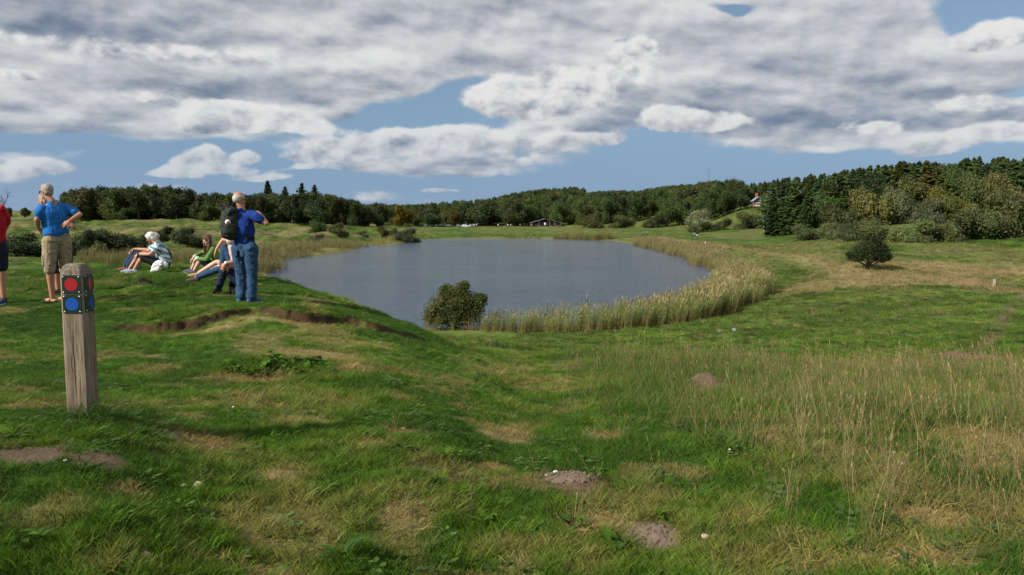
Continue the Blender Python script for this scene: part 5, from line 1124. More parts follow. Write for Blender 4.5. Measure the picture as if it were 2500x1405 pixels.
# girl in green hoodie
F = Fr(522, 655, 17.4)
J = {k: F(*v) for k, v in dict(head=(506,587), neck=(514,602), shL=(521,609,-.15), shR=(514,607,.17), chest=(521,618), waist=(528,634), pelvis=(530,648), hipL=(526,652,-.09), hipR=(524,651,.09), knL=(490,634,-.12), knR=(482,631,.12), anL=(474,660,-.1), anR=(468,658,.12), toeL=(458,668,-.14), toeR=(452,666,.08), elL=(504,634,-.24), wrL=(479,631,-.15), elR=(494,618,.25), wrR=(474,628,.05)).items()}; set_feet(J, F)
t, g, q = person('girl with long brown hair in a green hoodie sitting with her arms round her knees', F.b, J, 'fair', (-.62, -.68, -.40), hs=.95, sx=.85, legr=.92, armr=.9, hand_d={'L': (-.7, .2, -.6), 'R': (-.5, -.4, -.6)}, hand_n={'L': (-.4, -.5, .5), 'R': (-.3, 0, .8)})
top(t, g, q, 'hoodie', cloth('green_fleece', (.10, .185, .05)), 1.90, .05, fold=.014, sx=.9, seed=31, sl_r=1.0); legs(t, g, q, 'shorts', cloth('navy_skirt', (.010, .012, .028)), .86, .98, seed=32, sx=.9); shoes(t, g, cloth('purple_grey_sneaker', (.10, .10, .16)), M_SOLE, s=.95); hair(t, q, H_BRN, 'long')
for S in 'LR':
    A = Acc(); p = g['wr'+S]; e = g['el'+S]; capsule(A, [p*.97+e*.03, p*.80+e*.20], [.044, .048], 12, sub=2); link('cuff', A.build('cuff', mat('pale_green_cuff'+S, (.42, .50, .34), .9), True), t)
# person with bare legs stretched out
F = Fr(572, 668, 16.4)
J = {k: F(*v) for k, v in dict(head=(594,586,.1), neck=(590,603,.1), shL=(586,612,-.1), shR=(590,612,.25), chest=(588,622,.1), waist=(584,640,.05), pelvis=(580,652), hipL=(572,656,-.1), hipR=(574,655,.12), knL=(541,650,-.16), knR=(530,640,.12), anL=(498,664,-.18), anR=(484,661,.10), toeL=(488,668,-.2), toeR=(462,664,.08), elL=(580,632,-.2), wrL=(572,648,-.25), elR=(594,632,.4), wrR=(600,652,.35)).items()}; set_feet(J, F)
t, g, q = person('person with bare legs stretched out on the grass in denim shorts and tan sandals', F.b, J, 'fair', (-.9, -.2, -.2), hs=.95, sx=.88, legr=.95)
top(t, g, q, 'top', cloth('pale_top', (.5, .47, .42)), .7, 0, seed=35, sx=.9); legs(t, g, q, 'denim_shorts', cloth('light_denim', (.30, .38, .52)), .42, 1.0, seed=36, sx=.92); shoes(t, g, cloth('tan_leather', (.34, .25, .13)), cloth('tan_sole', (.28, .22, .13)), s=.85); hair(t, q, H_BRN, 'long')
# person with one knee up, jeans and hiking shoe
F = Fr(565, 672, 15.6)
J = {k: F(*v) for k, v in dict(head=(549,566), neck=(562,582), shL=(566,590,-.15), shR=(572,590,.2), chest=(572,604), waist=(578,626), pelvis=(582,648), hipL=(574,654,-.1), hipR=(572,652,.1), knL=(527,660,-.2), knR=(547,600,.10), anL=(478,667,-.28), anR=(541,660,.06), toeL=(459,670,-.3), toeR=(520,664,.0), elL=(545,585,-.12), wrL=(527,612,-.2), elR=(560,612,.3), wrR=(548,600,.3)).items()}; set_feet(J, F)
t, g, q = person('person in jeans with one knee drawn up and an arm hanging over it', F.b, J, 'mid', (-.9, .1, -.1), hand_d={'L': (-.35, 0, -1), 'R': (-.5, 0, -.5)}, hand_n={'L': (-.9, -.4, .2), 'R': (0, 0, 1)}, curl=.4)
top(t, g, q, 'shirt', cloth('pale_pink_shirt', (.50, .40, .36)), .35, 0, seed=41); legs(t, g, q, 'jeans', cloth('mid_denim', (.030, .065, .135), .25), 1.93, .95, seed=42); shoes(t, g, cloth('hiking_leather', (.085, .065, .045))); hair(t, q, H_BRN, 'short')
# person in dark trousers and black shoes, clasped hands
F = Fr(598, 706, 13.7)
J = {k: F(*v) for k, v in dict(head=(606,603), neck=(605,624), shL=(586,636,-.05), shR=(624,636,.1), chest=(604,648), waist=(603,672), pelvis=(602,690), hipL=(590,694,-.08), hipR=(610,694,.08), knL=(549,652,-.14), knR=(572,650,.12), anL=(533,700,-.16), anR=(566,702,.0), toeL=(526,709,-.30), toeR=(572,710,-.20), elL=(574,640,-.2), wrL=(549,643,-.27), elR=(596,652,.1), wrR=(560,652,-.22)).items()}; set_feet(J, F)
t, g, q = person('person in dark trousers and black shoes sitting behind the standing man with clasped hands', F.b, J, 'tan', (-.6, -.7, -.2), hand_d={'L': (-.5, -.1, -.8), 'R': (-.9, -.1, -.4)}, hand_n={'L': (-.5, -.8, 0), 'R': (0, -.9, .3)}, curl=.7)
top(t, g, q, 'shirt', cloth('dark_shirt', (.03, .04, .08)), .35, 0, seed=45, sx=.95); legs(t, g, q, 'trousers', cloth('navy_trousers', (.012, .022, .045)), 1.90, .95, seed=46); shoes(t, g, M_BLACK, s=1.1); hair(t, q, H_DK, 'short')
A = Acc(); p = g['wrL']; capsule(A, [p*.94+g['elL']*.06, p*.86+g['elL']*.14], [.033, .034], 10, sub=1); link('watch', A.build('watch', mat('pale_watch', (.75, .72, .66), .4), True), t)
# ------------------------------------------------------------------ small builders
def boxp(A, x0, x1, y0, y1, z0, z1, taper=0.0):
    xm, ym = (x0+x1)/2, (y0+y1)/2; k = 1-taper
    V = [(x0, y0, z0), (x1, y0, z0), (x1, y1, z0), (x0, y1, z0)]+[(xm+(a-xm)*k, ym+(b-ym)*k, z1) for a, b in ((x0, y0), (x1, y0), (x1, y1), (x0, y1))]
    A.add(V, [[0, 3, 2, 1], [4, 5, 6, 7], [0, 1, 5, 4], [1, 2, 6, 5], [2, 3, 7, 6], [3, 0, 4, 7]])
def bevel(o, w_=.01, seg=2):
    m = o.modifiers.new('bevel', 'BEVEL'); m.width = w_; m.segments = seg; m.limit_method = 'ANGLE'; return o
def disc(A, c, r, n=28, depth=.001, axis='y', pts=None):
    """flat coloured shape: disc or polygon standing 'depth' proud of a plate (faces -y)"""
    P = pts or [(math.cos(2*math.pi*i/n)*r, math.sin(2*math.pi*i/n)*r) for i in range(n)]; n = len(P)
    V = [(c[0]+a, c[1]-depth, c[2]+b) for a, b in P]+[(c[0]+a, c[1], c[2]+b) for a, b in P]+[(c[0]+sum(a for a, b in P)/n, c[1]-depth, c[2]+sum(b for a, b in P)/n)]
    A.add(V, [[i, n+i, n+(i+1) % n, (i+1) % n] for i in range(n)], [[2*n, i, (i+1) % n] for i in range(n)])

# ------------------------------------------------------------------ way marking post
PW_ = .128; pb = PT(190, 1022, 4.40); pz = gz(pb.x, pb.y+.06)
pt = PT(166, 646, 4.38); PH = pt.z-pz
t = thing('waymark_post', 'weathered square wooden trail post with red and blue markers in the left foreground', 'post', (pb.x, pb.y+PW_/2, pz), R(1.5))
mwood = bpy.data.materials.new('weathered_oak'); mwood.use_nodes = True; t_ = mwood.node_tree; Ex.tree = t_; b_ = t_.nodes['Principled BSDF']; b_.inputs['Roughness'].default_value = .85; b_.inputs['Specular IOR Level'].default_value = .15
tcn = t_.nodes.new('ShaderNodeTexCoord'); mp_ = t_.nodes.new('ShaderNodeMapping'); mp_.inputs['Scale'].default_value = (1, 1, .07); t_.links.new(tcn.outputs['Object'], mp_.inputs[0])
mp2 = t_.nodes.new('ShaderNodeMapping'); mp2.inputs['Scale'].default_value = (1, 1, .35); t_.links.new(tcn.outputs['Object'], mp2.inputs[0])
g1 = fbm(mp_.outputs[0], 120, 4, .65); g2 = fbm(mp2.outputs[0], 9, 4, .6, .6); g3 = fbm(tcn.outputs['Object'], 45, 4, .7); g4 = fbm(mp_.outputs[0], 28, 3, .6)
spz = t_.nodes.new('ShaderNodeSeparateXYZ'); t_.links.new(tcn.outputs['Object'], spz.inputs[0]); zt = ramp(Ex(spz.outputs[2]), PH-.13, PH-.02)
c1 = mixc(ramp(g1*.6+g4*.4, .36, .66), (.105, .078, .054), (.29, .235, .175)); c2 = mixc(ramp(g2, .42, .68)*.55, c1, (.17, .135, .10)); c3 = mixc(zt*.55, c2, (.12, .11, .09)); c4 = mixc(zt*ramp(g3, .55, .66)*.8, c3, (.40, .39, .34)); c5 = mixc((1.0-ramp(Ex(spz.outputs[2]), 0.0, .14))*.45, c4, (.10, .085, .055))
t_.links.new(c5, b_.inputs['Base Color']); bn = t_.nodes.new('ShaderNodeBump'); bn.inputs['Strength'].default_value = .55; bn.inputs['Distance'].default_value = .004; t_.links.new((g1*.7+g4*.6+g3*.2).v, bn.inputs['Height']); t_.links.new(bn.outputs[0], b_.inputs['Normal'])
bm = bmesh.new(); h = PW_/2                                      # post body: chamfered and slightly domed head
rings = [(-.35, h, h), (0, h*1.01, h*1.01), (PH*.5, h*.995, h), (PH-.062, h*.985, h*.985), (PH-.036, h*.93, h*.93), (PH-.014, h*.80, h*.82), (PH-.002, h*.60, h*.66), (PH+.002, h*.3, h*.3)]
vs = []
for z_, a, b in rings:
    k = .010; vs.append([bm.verts.new((sx_*(a-(k if q else 0)), sy*(b-(0 if q else k)), z_+rng.normal(0, .0008))) for sx_, sy, q in ((-1, -1, 1), (1, -1, 1), (1, -1, 0), (1, 1, 0), (1, 1, 1), (-1, 1, 1), (-1, 1, 0), (-1, -1, 0))])
for a, b in zip(vs[:-1], vs[1:]):
    for i in range(8): bm.faces.new((a[i], a[(i+1) % 8], b[(i+1) % 8], b[i]))
bm.faces.new(vs[-1]); bm.faces.new(vs[0][::-1]); bmesh.ops.recalc_face_normals(bm, faces=bm.faces)
me = bpy.data.meshes.new('post_body'); bm.to_mesh(me); bm.free(); me.materials.append(mwood); link('post_body', me, t)
MCR = mat('crack_dark', (.018, .013, .010), .95)
for (x_, z0, z1, w0, face) in [(.0, PH*.07, PH*.58, .0026, 0), (-.018, PH*.30, PH*.42, .0018, 0), (.022, PH*.05, PH*.30, .0016, 0), (.002, PH-.075, PH-.03, .0018, 0), (.015, PH*.12, PH*.5, .002, 1)]:      # drying cracks
    A = Acc(); n_ = 14; zs = np.linspace(z0, z1, n_); xs = x_+np.cumsum(rng.normal(0, .0009, n_)); ww = w0*np.sin(np.linspace(.15, math.pi-.15, n_)); V = []
    for i in range(n_):
        for s_ in (-1, 1): V.append((xs[i]+s_*ww[i], -h-.0009, zs[i]) if face == 0 else (h+.0009, xs[i]+s_*ww[i], zs[i]))
    A.add(V, [[2*i, 2*i+1, 2*i+3, 2*i+2] for i in range(n_-1)]); link('crack', A.build('crack', MCR), t)
MPL = mat('plate_dark_green', (.008, .022, .018), .35, spec=.4); MRED = mat('marker_red', (.30, .008, .010), .45, var=.15, vscale=30); MBLU = mat('marker_blue', (.005, .062, .31), .45, var=.15, vscale=30); MSCR = mat('screw_steel', (.62, .62, .62), .35, metal=.6)
PS = .104
for zc, rotz, shape, m_, lab in [(PH-.115, 0, 'd', MRED, 'plate with a red disc'), (PH-.226, 0, 'd', MBLU, 'plate with a blue disc'), (PH-.113, 90, 't', MRED, 'side plate with a red arrow and a white scratch'), (PH-.224, 90, 't', MBLU, 'side plate with a blue arrow')]:
    A = Acc(); k = .008; s_ = PS/2; pts = []
    for cx_, cz_, a0 in ((s_-k, s_-k, 0), (-s_+k, s_-k, 90), (-s_+k, -s_+k, 180), (s_-k, -s_+k, 270)):
        for j in range(4): a = R(a0+j*30); pts.append((cx_+k*math.cos(a), cz_+k*math.sin(a)))
    disc(A, (0, 0, 0), 0, depth=.003, pts=pts); pl = link('sign_plate', A.build('sign_plate', MPL), t); pl['label'] = lab
    pl.rotation_euler = (0, 0, R(rotz)); pl.location = (.003 if not rotz else h+.001, -h-.001 if not rotz else .002, zc)
    A = Acc()
    if shape == 'd': disc(A, (-.001, -.003, 0), .036, 36, .0008); nm = 'marker_disc'
    else: disc(A, (.004, -.003, 0), 0, depth=.0008, pts=[(-.034, 0), (.030, -.040), (.030, .040)]); nm = 'marker_arrow'
    link(nm, A.build(nm, m_), pl)
    for a in (-1, 1):
        for b in (-1, 1):
            A = Acc(); ellip(A, (a*.043, -.004, b*.043), (.0045, .003, .0045), seg=10); link('screw', A.build('screw', MSCR, True), pl)
    if rotz and m_ is MRED: A = Acc(); disc(A, (0, -.004, 0), 0, depth=.0006, pts=[(-.001, .05), (.0015, .02), (.003, -.02), (.006, -.048), (.0085, -.048), (.0055, -.02), (.004, .02), (.0015, .05)]); link('scratch', A.build('scratch', mat('bare_metal', (.5, .5, .48), .5)), pl)

# coarse grass round its foot
def plant_leafy(name, label, cat, loc, n, make, col, mm, group=None, parent_rz=0):
    t = thing(name, label, cat, loc, parent_rz, group); meshes = [make(i) for i in range(4)]
    return t, meshes
A = Acc(); r_ = np.random.default_rng(12)
MGP = mat('coarse_blade', (.05, .105, .016), .5, trans=.3, attr=None)
blades(A, r_, 150, .15, .105, .006, .75, .9, dark=.5); A.V = [v*np.array([1, 1, 1]) for v in A.V]
t = thing('grass_tuft', 'coarse dark grass tuft at the foot of the wooden trail post', 'grass tuft', (pb.x+.075, pb.y-.03, gz(pb.x+.075, pb.y-.03)))
link('blades', A.build('blades', MGP), t)

# ------------------------------------------------------------------ leafy plants
def leafm(n, c): return mat(n, (c[0]*1.15, c[1]*1.05, c[2]*.7), .75, var=.3, vscale=20, spec=.08, trans=.3)
def leaf_mesh(name, l, w_, m, lob=0.0, fold=.25):
    A = Acc(); V = []; n_ = 6
    for i in range(n_+1):
        t_ = i/n_; ww = w_*math.sin(math.pi*min(1, t_*.94+.06))**.75*(1-.35*t_)*(1+lob*math.sin(i*2.6)); zc = .12*l*math.sin(t_*2.4)-.10*l*t_*t_
        V += [(t_*l, -ww, zc+ww*fold), (t_*l, 0, zc), (t_*l, ww, zc+ww*fold)]
    A.add(V, [[3*i+k, 3*i+k+1, 3*i+k+4, 3*i+k+3] for i in range(n_) for k in (0, 1)]); return A.build(name, m, True)
r_ = np.random.default_rng(31)
c = G(670, 905); NM = [leaf_mesh('leaf', .10, .036, leafm('nettle_leaf_%d' % i, cc), .12) for i, cc in enumerate([(.045, .105, .018), (.035, .085, .018), (.065, .13, .02)])]
t = thing('nettle_patch', 'leafy green weed patch in the hollow below the worn turf edge', 'plants', (c[0], c[1], gz(*c)))
for i in range(280):
    px_ = r_.choice([r_.normal(668, 28), r_.uniform(556, 800)], p=[.35, .65]); hump = 30*math.exp(-((px_-665)/38)**2)+12*math.exp(-((px_-760)/36)**2)
    q = G(px_, 915-r_.uniform(-8, 12)-hump*.35); z = gz(*q)+r_.uniform(.02, .06+hump/1915*7.6*.9)
    o = link('leaf', NM[int(r_.integers(3))], t); o.location = (q[0]-c[0], q[1]-c[1], z-gz(*c)); o.rotation_euler = (r_.normal(0, .35), r_.uniform(-.5, .5), r_.uniform(0, 6.28)); s_ = r_.uniform(.45, 1.05); o.scale = (s_, s_, s_)
A = Acc()
for i in range(90):
    px_ = r_.uniform(570, 790); q = G(px_, 915-r_.uniform(-6, 16)); V, Fq = tube([(q[0]-c[0], q[1]-c[1], gz(*q)-gz(*c)-.02), (q[0]-c[0]+.01, q[1]-c[1], gz(*q)-gz(*c)+.07)], [.003, .002], 4); A.add(V, Fq)
s_ = link('stems', A.build('stems', leafm('nettle_stem', (.04, .08, .02))), t)
WD = [('dock_plant', 'broad leaved weed left of the lower molehill in the foreground', 1400, 1295, 9, .085), ('dock_plant', 'bright weed with broad leaves touching the upper edge of the lower molehill', 1615, 1290, 8, .07), ('dock_plant', 'dark leaved weed in the grass right below the big molehill', 1500, 1345, 10, .09),
      ('dock_plant', 'small weed rosette above and left of the big molehill', 1290, 1155, 8, .06), ('dock_plant', 'weed with rounded leaves near the centre bottom edge', 1180, 1290, 9, .07), ('dock_plant', 'single dark plantain at the bottom left of the centre', 840, 1380, 5, .11),
      ('dock_plant', 'green weed growing over the right side of the big molehill', 1455, 1200, 12, .06), ('dock_plant', 'low weed between the path and the bottom left corner', 60, 1330, 9, .08), ('dock_plant', 'leafy weed left of the scorched patch in the foreground', 1090, 1140, 8, .06)]
DM = [leaf_mesh('leaf', 1.0, .27, leafm('dock_leaf_%d' % i, cc), .06) for i, cc in enumerate([(.05, .12, .022), (.038, .09, .028), (.07, .14, .02)])]
for nm, lab, px_, py_, n_, l_ in WD:
    q = G(px_, py_); t = thing(nm, lab, 'weed', (q[0], q[1], gz(*q)), r_.uniform(0, 6))
    for i in range(n_): o = link('leaf', DM[int(r_.integers(3))], t); a = i*2.4+r_.uniform(-.3, .3); s_ = l_*r_.uniform(.7, 1.15); o.scale = (s_,)*3; o.location = (math.cos(a)*.012+r_.normal(0, .03), math.sin(a)*.012+r_.normal(0, .03), .02+r_.uniform(0, .03)); o.rotation_euler = (r_.normal(0, .15), -r_.uniform(.1, .7), a)

# ------------------------------------------------------------------ soil heaps and stones
MSOIL = mat('dry_soil', (.150, .115, .082), .95, bump=1.0, bscale=45, var=.35, vscale=30)
def heap(label, px_, py_, rx, ry, hh, seed, mm=MSOIL):
    q = G(px_, py_); z0 = gz(*q); n1_, n2_ = 40, 16; V = []
    for j in range(n2_+1):
        for i in range(n1_):
            a = 2*math.pi*i/n1_; r1 = j/n2_*1.0; x = q[0]+math.cos(a)*rx*r1; y = q[1]+math.sin(a)*ry*r1; V.append((x, y, r1))
    V = np.array(V); r1 = V[:, 2]; x, y = V[:, 0], V[:, 1]; n = nfbm(x, y, 14, 4, seed); wob = .75+.5*nfbm(x, y, 3, 3, seed+1)
    zb = land(x, y); hgt = hh*np.exp(-(r1/(.62*wob))**2)*(1+.5*(n-.5))+(n-.5)*.030*(1-r1**3)-.012*sstep(.6, 1, r1); V[:, 2] = zb+hgt; V = V-np.array([q[0], q[1], z0])
    Fq = [[j*n1_+i, j*n1_+(i+1) % n1_, (j+1)*n1_+(i+1) % n1_, (j+1)*n1_+i] for j in range(n2_) for i in range(n1_)]
    t = thing('molehill', label, 'molehill', (q[0], q[1], z0)); link('soil', mesh_np('soil', V, [np.array(Fq)], True, mm), t)
    A = Acc(); r3 = np.random.default_rng(seed)
    for i in range(110):
        a = r3.uniform(0, 6.28); rr = math.sqrt(r3.uniform())*.8; x_, y_ = q[0]+math.cos(a)*rx*rr, q[1]+math.sin(a)*ry*rr; s_ = r3.uniform(.002, .009)
        zq = hh*math.exp(-(rr/.62)**2); s_ = s_*(1.6 if i % 5 == 0 else 1); P_, F_, T_ = blob_mesh(np.array([x_-q[0], y_-q[1], gz(x_, y_)-z0+zq]), np.array([s_*1.3, s_, s_]), r3, 6); A.add(P_, F_, T_)
    s = link('crumbs', A.build('crumbs', mm), t); s['kind'] = 'stuff'
heap('big pale brown molehill of dry soil in the foreground', 1385, 1195, .24, .20, .025, 1); heap('flatter pale molehill near the bottom right of the centre', 1592, 1322, .20, .16, .012, 2); heap('molehill of brown soil and dead grass on the slope under the reeds', 1722, 950, .28, .3, .07, 3, mat('brown_soil', (.115, .08, .05), .95, bump=1, bscale=45, var=.35, vscale=30))
heap('small dark molehill on the mound left of the black shoes', 355, 708, .22, .3, .10, 4, mat('dark_soil', (.05, .035, .025), .95, bump=1, bscale=45, var=.35, vscale=30))
def stone(label, px_, py_, s_, col, seed, lift=.0, name='stone', cat='stone'):
    q = G(px_, py_); r3 = np.random.default_rng(seed); A = Acc(); P_, F_, T_ = blob_mesh(np.zeros(3), np.array([s_*1.25, s_, s_*.7]), r3, 10); A.add(P_, F_, T_)
    o = link(name, A.build(name, mat('stone_%d' % seed, col, .75, bump=.5, bscale=120, var=.2, vscale=60), True), None); o.location = (q[0], q[1], gz(*q)+s_*.35+lift); tag(o, label, cat)
stone('small bright white stone on the big pale molehill', 1356, 1200, .0125, (.62, .59, .50), 1, .035); stone('tiny pale stone left of the white stone on the big molehill', 1333, 1211, .006, (.65, .6, .5), 2, .04)
stone('greyish stone in the bare strip near the middle of the foreground', 985, 1048, .016, (.42, .38, .32), 3); stone('flat pale stone in the long grass on the right', 2210, 1136, .03, (.48, .44, .38), 4, .01); stone('small pale stone right of the flat one', 2280, 1128, .014, (.45, .42, .36), 5, .01)
stone('beige stone at the bottom edge right of the lower molehill', 1722, 1328, .018, (.45, .37, .27), 6, .02); stone('white pebble on the bare earth left below the post', 160, 1133, .010, (.6, .58, .54), 7); stone('pale lump of stone in the lower left grass', 485, 1198, .022, (.36, .31, .22), 8, .01)
stone('small stone beside the pale lump in the lower left grass', 450, 1200, .013, (.36, .31, .22), 9, .01); stone('small pale stone on the bottom left bare patch', 355, 1368, .020, (.34, .28, .19), 10, .01)
q = G(1793, 815); t = thing('limestone_block', 'grey and white weathered block lying on the green slope above the reeds', 'stone block', (q[0], q[1], gz(*q)))
A = Acc(); P_, F_, T_ = blob_mesh(np.array([0, 0, .08]), np.array([.16, .2, .16]), np.random.default_rng(4), 9); A.add(P_, F_, T_); link('block', A.build('block', mat('grey_stone', (.17, .175, .18), .8, var=.4, vscale=8)), t)
A = Acc(); P_, F_, T_ = blob_mesh(np.array([-.10, -.08, .19]), np.array([.10, .06, .06]), np.random.default_rng(5), 8); A.add(P_, F_, T_); link('pale_top', A.build('pale_top', mat('white_stone', (.32, .32, .31), .8)), t)
# daisies and a yellow flower
MP = mat('petal_white', (.5, .5, .47), .6); MY = mat('petal_yellow', (.75, .42, .02), .6)
for px_, py_, m_, nm, lab in [(2180, 1120, MP, 'daisy', 'single white daisy in the grass right of the centre'), (1675, 965, MY, 'dandelion', 'yellow dandelion beside the brown molehill on the slope'), (570, 1021, mat('petal_cream', (.62, .5, .33), .6), 'mushroom', 'small pale mushroom at the edge of the post shadow'), (1780, 1120, MP, 'daisy', 'white daisy left of the dark green hollow')]:
    q = G(px_, py_); t = thing(nm, lab, 'mushroom' if nm == 'mushroom' else 'flower', (q[0], q[1], gz(*q))); A = Acc(); capsule(A, [nv(0, 0, 0), nv(.003, 0, .06)], [.0025, .002], 6); link('stem', A.build('stem', leafm('stem_'+nm+str(px_), (.06, .12, .03))), t)
    A = Acc(); ellip(A, (.003, 0, .066), (.009, .009, .005), seg=12); link('head', A.build('head', m_, True), t)

# ------------------------------------------------------------------ barn, kiosk, house
MTAR = mat('tarred_boards', (.018, .013, .011), .9, var=.3, vscale=1.5); MRF = mat('grey_roof', (.17, .17, .185), .7, var=.15, vscale=.6); MWIN = mat('window_white', (.7, .7, .68), .6)
def roofslab(name, x0, x1, z0, x2, z2, y0, y1, th, m_, par):
    A = Acc(); A.add([(x0, y0, z0), (x2, y0, z2), (x2, y1, z2), (x0, y1, z0), (x0, y0, z0+th), (x2, y0, z2+th), (x2, y1, z2+th), (x0, y1, z0+th)], [[0, 1, 2, 3], [4, 7, 6, 5], [0, 4, 5, 1], [1, 5, 6, 2], [2, 6, 7, 3], [3, 7, 4, 0]]); return link(name, A.build(name, m_), par)
D = 446; q = at(1334, D); u = D/1915
t = thing('barn', 'long low black wooden barn with a grey gable roof across the meadow', 'barn', (q[0], q[1], q[2]), 0)
wl, wr, ww, hp_, xr = -36*u, 36*u, 9.0, 18.5*u, -4*u; h0 = 9*u
A = Acc(); A.add([(wl, 0, -.3), (wr, 0, -.3), (wr, 0, h0), (xr, 0, hp_), (wl, 0, h0), (wl, ww, -.3), (wr, ww, -.3), (wr, ww, h0), (xr, ww, hp_), (wl, ww, h0)], [[1, 6, 7, 2], [5, 0, 4, 9], [6, 5, 9, 8], [0, 1, 2, 3]], [[0, 3, 4], [6, 8, 7]])
wall = link('wall', A.build('wall', MTAR), t)
roofslab('roof', wl-1.0, 0, h0-.25, xr, hp_, -1.1, ww+.6, .16, MRF, t); roofslab('roof', wr+1.0, 0, h0-.25, xr, hp_, -1.1, ww+.6, .16, MRF, t)
for i in range(40):                                              # upright boards, each a plank of its own
    x_ = wl+(wr-wl)*(i+.5)/40; zt_ = (h0+(hp_-h0)*(x_-wl)/(xr-wl)) if x_ < xr else (h0+(hp_-h0)*(wr-x_)/(wr-xr)); A = Acc(); d_ = .05+.03*(i % 2); hw_ = (wr-wl)/80*.93; boxp(A, x_-hw_, x_+hw_, -d_, -.004, -.2, zt_-.15); link('board', A.build('board', MTAR), wall)
for x_, z_, w_, h_ in [(-.8, 1.05, .9, 1.1), (-6.0, .9, .8, .8), (5.2, .9, .8, .8)]: A = Acc(); boxp(A, x_-w_/2, x_+w_/2, -.14, -.09, z_, z_+h_); wn = link('window', A.build('window', MWIN if x_ == -.8 else mat('dull_window', (.10, .11, .12), .3)), t)
for x_ in (wl+.4, wl*.5, 1.8, wr*.55, wr-.4): A = Acc(); boxp(A, x_-.09, x_+.09, -1.0, -.82, -.2, h0-.2+max(0, (hp_-h0)*(1-abs(x_-xr)/(abs(wl)+2)))*.8); link('porch_post', A.build('porch_post', mat('post_wood%d' % int(x_*9), (.20, .16, .12), .9)), t)
D = 443; q = at(1175, D); u = D/1915; t = thing('kiosk', 'small black kiosk with a pointed slate roof left of the barn', 'kiosk', (q[0], q[1], q[2]), 0); a_ = 9.5*u
A = Acc(); boxp(A, -a_, a_, 0, 2*a_, -.2, 7*u); link('wall', A.build('wall', MTAR), t)
A = Acc(); e_ = a_+.8; A.add([(-e_, -.8, 6.4*u), (e_, -.8, 6.4*u), (e_, 2*a_+.8, 6.4*u), (-e_, 2*a_+.8, 6.4*u), (-.6, a_, 11.4*u), (.6, a_, 11.4*u)], [[0, 1, 5, 4], [2, 3, 4, 5], [3, 2, 1, 0]], [[1, 2, 5], [3, 0, 4]]); link('roof', A.build('roof', mat('slate', (.085, .10, .135), .6, var=.2, vscale=1)), t)
A = Acc(); boxp(A, -a_-.05, -a_+.55, -.03, -.01, 1.0, 2.0); link('notice', A.build('notice', MWIN), t)
D = 396; q = at(1850, D); u = D/1915; t = thing('hill_house', 'small white windowed house with a blue grey gable and red brick chimney on the knoll', 'house', (q[0], q[1]+1, PT(1850, 504, D).z-.2), R(-8))
MBR = mat('red_brick', (.26, .10, .065), .85, bump=.4, bscale=8, var=.2, vscale=3); MBW = mat('blue_grey_boards', (.20, .235, .27), .7)
A = Acc(); boxp(A, -8*u, 12*u, 0, 7, 0, 14*u); link('wall', A.build('wall', mat('dark_wood', (.06, .05, .045), .8)), t)  # walls in one even dark brown
A = Acc(); A.add([(-9*u, 0, 14*u), (13*u, 0, 14*u), (2*u, 0, 22*u), (-9*u, 6, 14*u), (13*u, 6, 14*u), (2*u, 6, 22*u)], [[0, 3, 5, 2], [1, 2, 5, 4]], [[0, 2, 1], [3, 4, 5]]); link('gable', A.build('gable', MBW), t)
for s_ in (-1, 1): roofslab('roof', 2*u+s_*13*u, 0, 12.2*u, 2*u, 23*u, -1.0, 7.4, .3, mat('roof_pale%d' % s_, (.20, .24, .28), .7), t)
A = Acc(); boxp(A, -2*u, 3.4*u, 3, 4.2, 20*u, 33*u, .08); ch = link('chimney', A.build('chimney', MBR), t); A = Acc(); boxp(A, -2.6*u, 4.0*u, 2.9, 4.3, 31.5*u, 33.4*u); link('chimney_cap', A.build('chimney_cap', MBR), ch)
A = Acc(); boxp(A, -9.2*u, -6.4*u, -.1, 1.2, 0, 14*u); link('brick_pier', A.build('brick_pier', MBR), t)
for i in range(3):
    x_ = -3.5*u+i*4.6*u; A = Acc(); boxp(A, x_-1.9*u, x_+1.9*u, -.07, -.01, 1*u, 10*u); w_ = link('window', A.build('window', MWIN), t); A = Acc()
    for k in range(2): boxp(A, x_-1.5*u+k*1.6*u, x_-.1*u+k*1.6*u, -.10, -.072, 3.4*u, 9.2*u)
    link('pane', A.build('pane', mat('dark_pane%d' % i, (.03, .035, .04), .15)), w_)
# masts
for nm, lab, px_, d_, ytop, ybase, r0 in [('radio_mast', 'thin dark radio mast above the wooded hill', 1731, 620, 410, 470, .16), ('radio_mast', 'short thin mast above the trees behind the parked cars', 993, 700, 488, 540, .12)]:
    a = PT(px_, ytop, d_); x_, y_ = a.x, a.y; zb = gz(x_, y_)-.2; t = thing(nm, lab, 'mast', (x_, y_, zb)); Hm = a.z-zb; A = Acc(); V, Fq = tube([(0, 0, 0), (0, 0, Hm*.6), (0, 0, Hm)], [r0*1.5, r0*1.2, r0*.7], 6); A.add(V, Fq); link('pole', A.build('pole', mat('mast_grey'+str(px_), (.09, .09, .10), .6)), t)
    A = Acc(); boxp(A, -.45, .45, -.1, .1, Hm*.93, Hm*.94); link('crossbar', A.build('crossbar', M_BLACK), t)

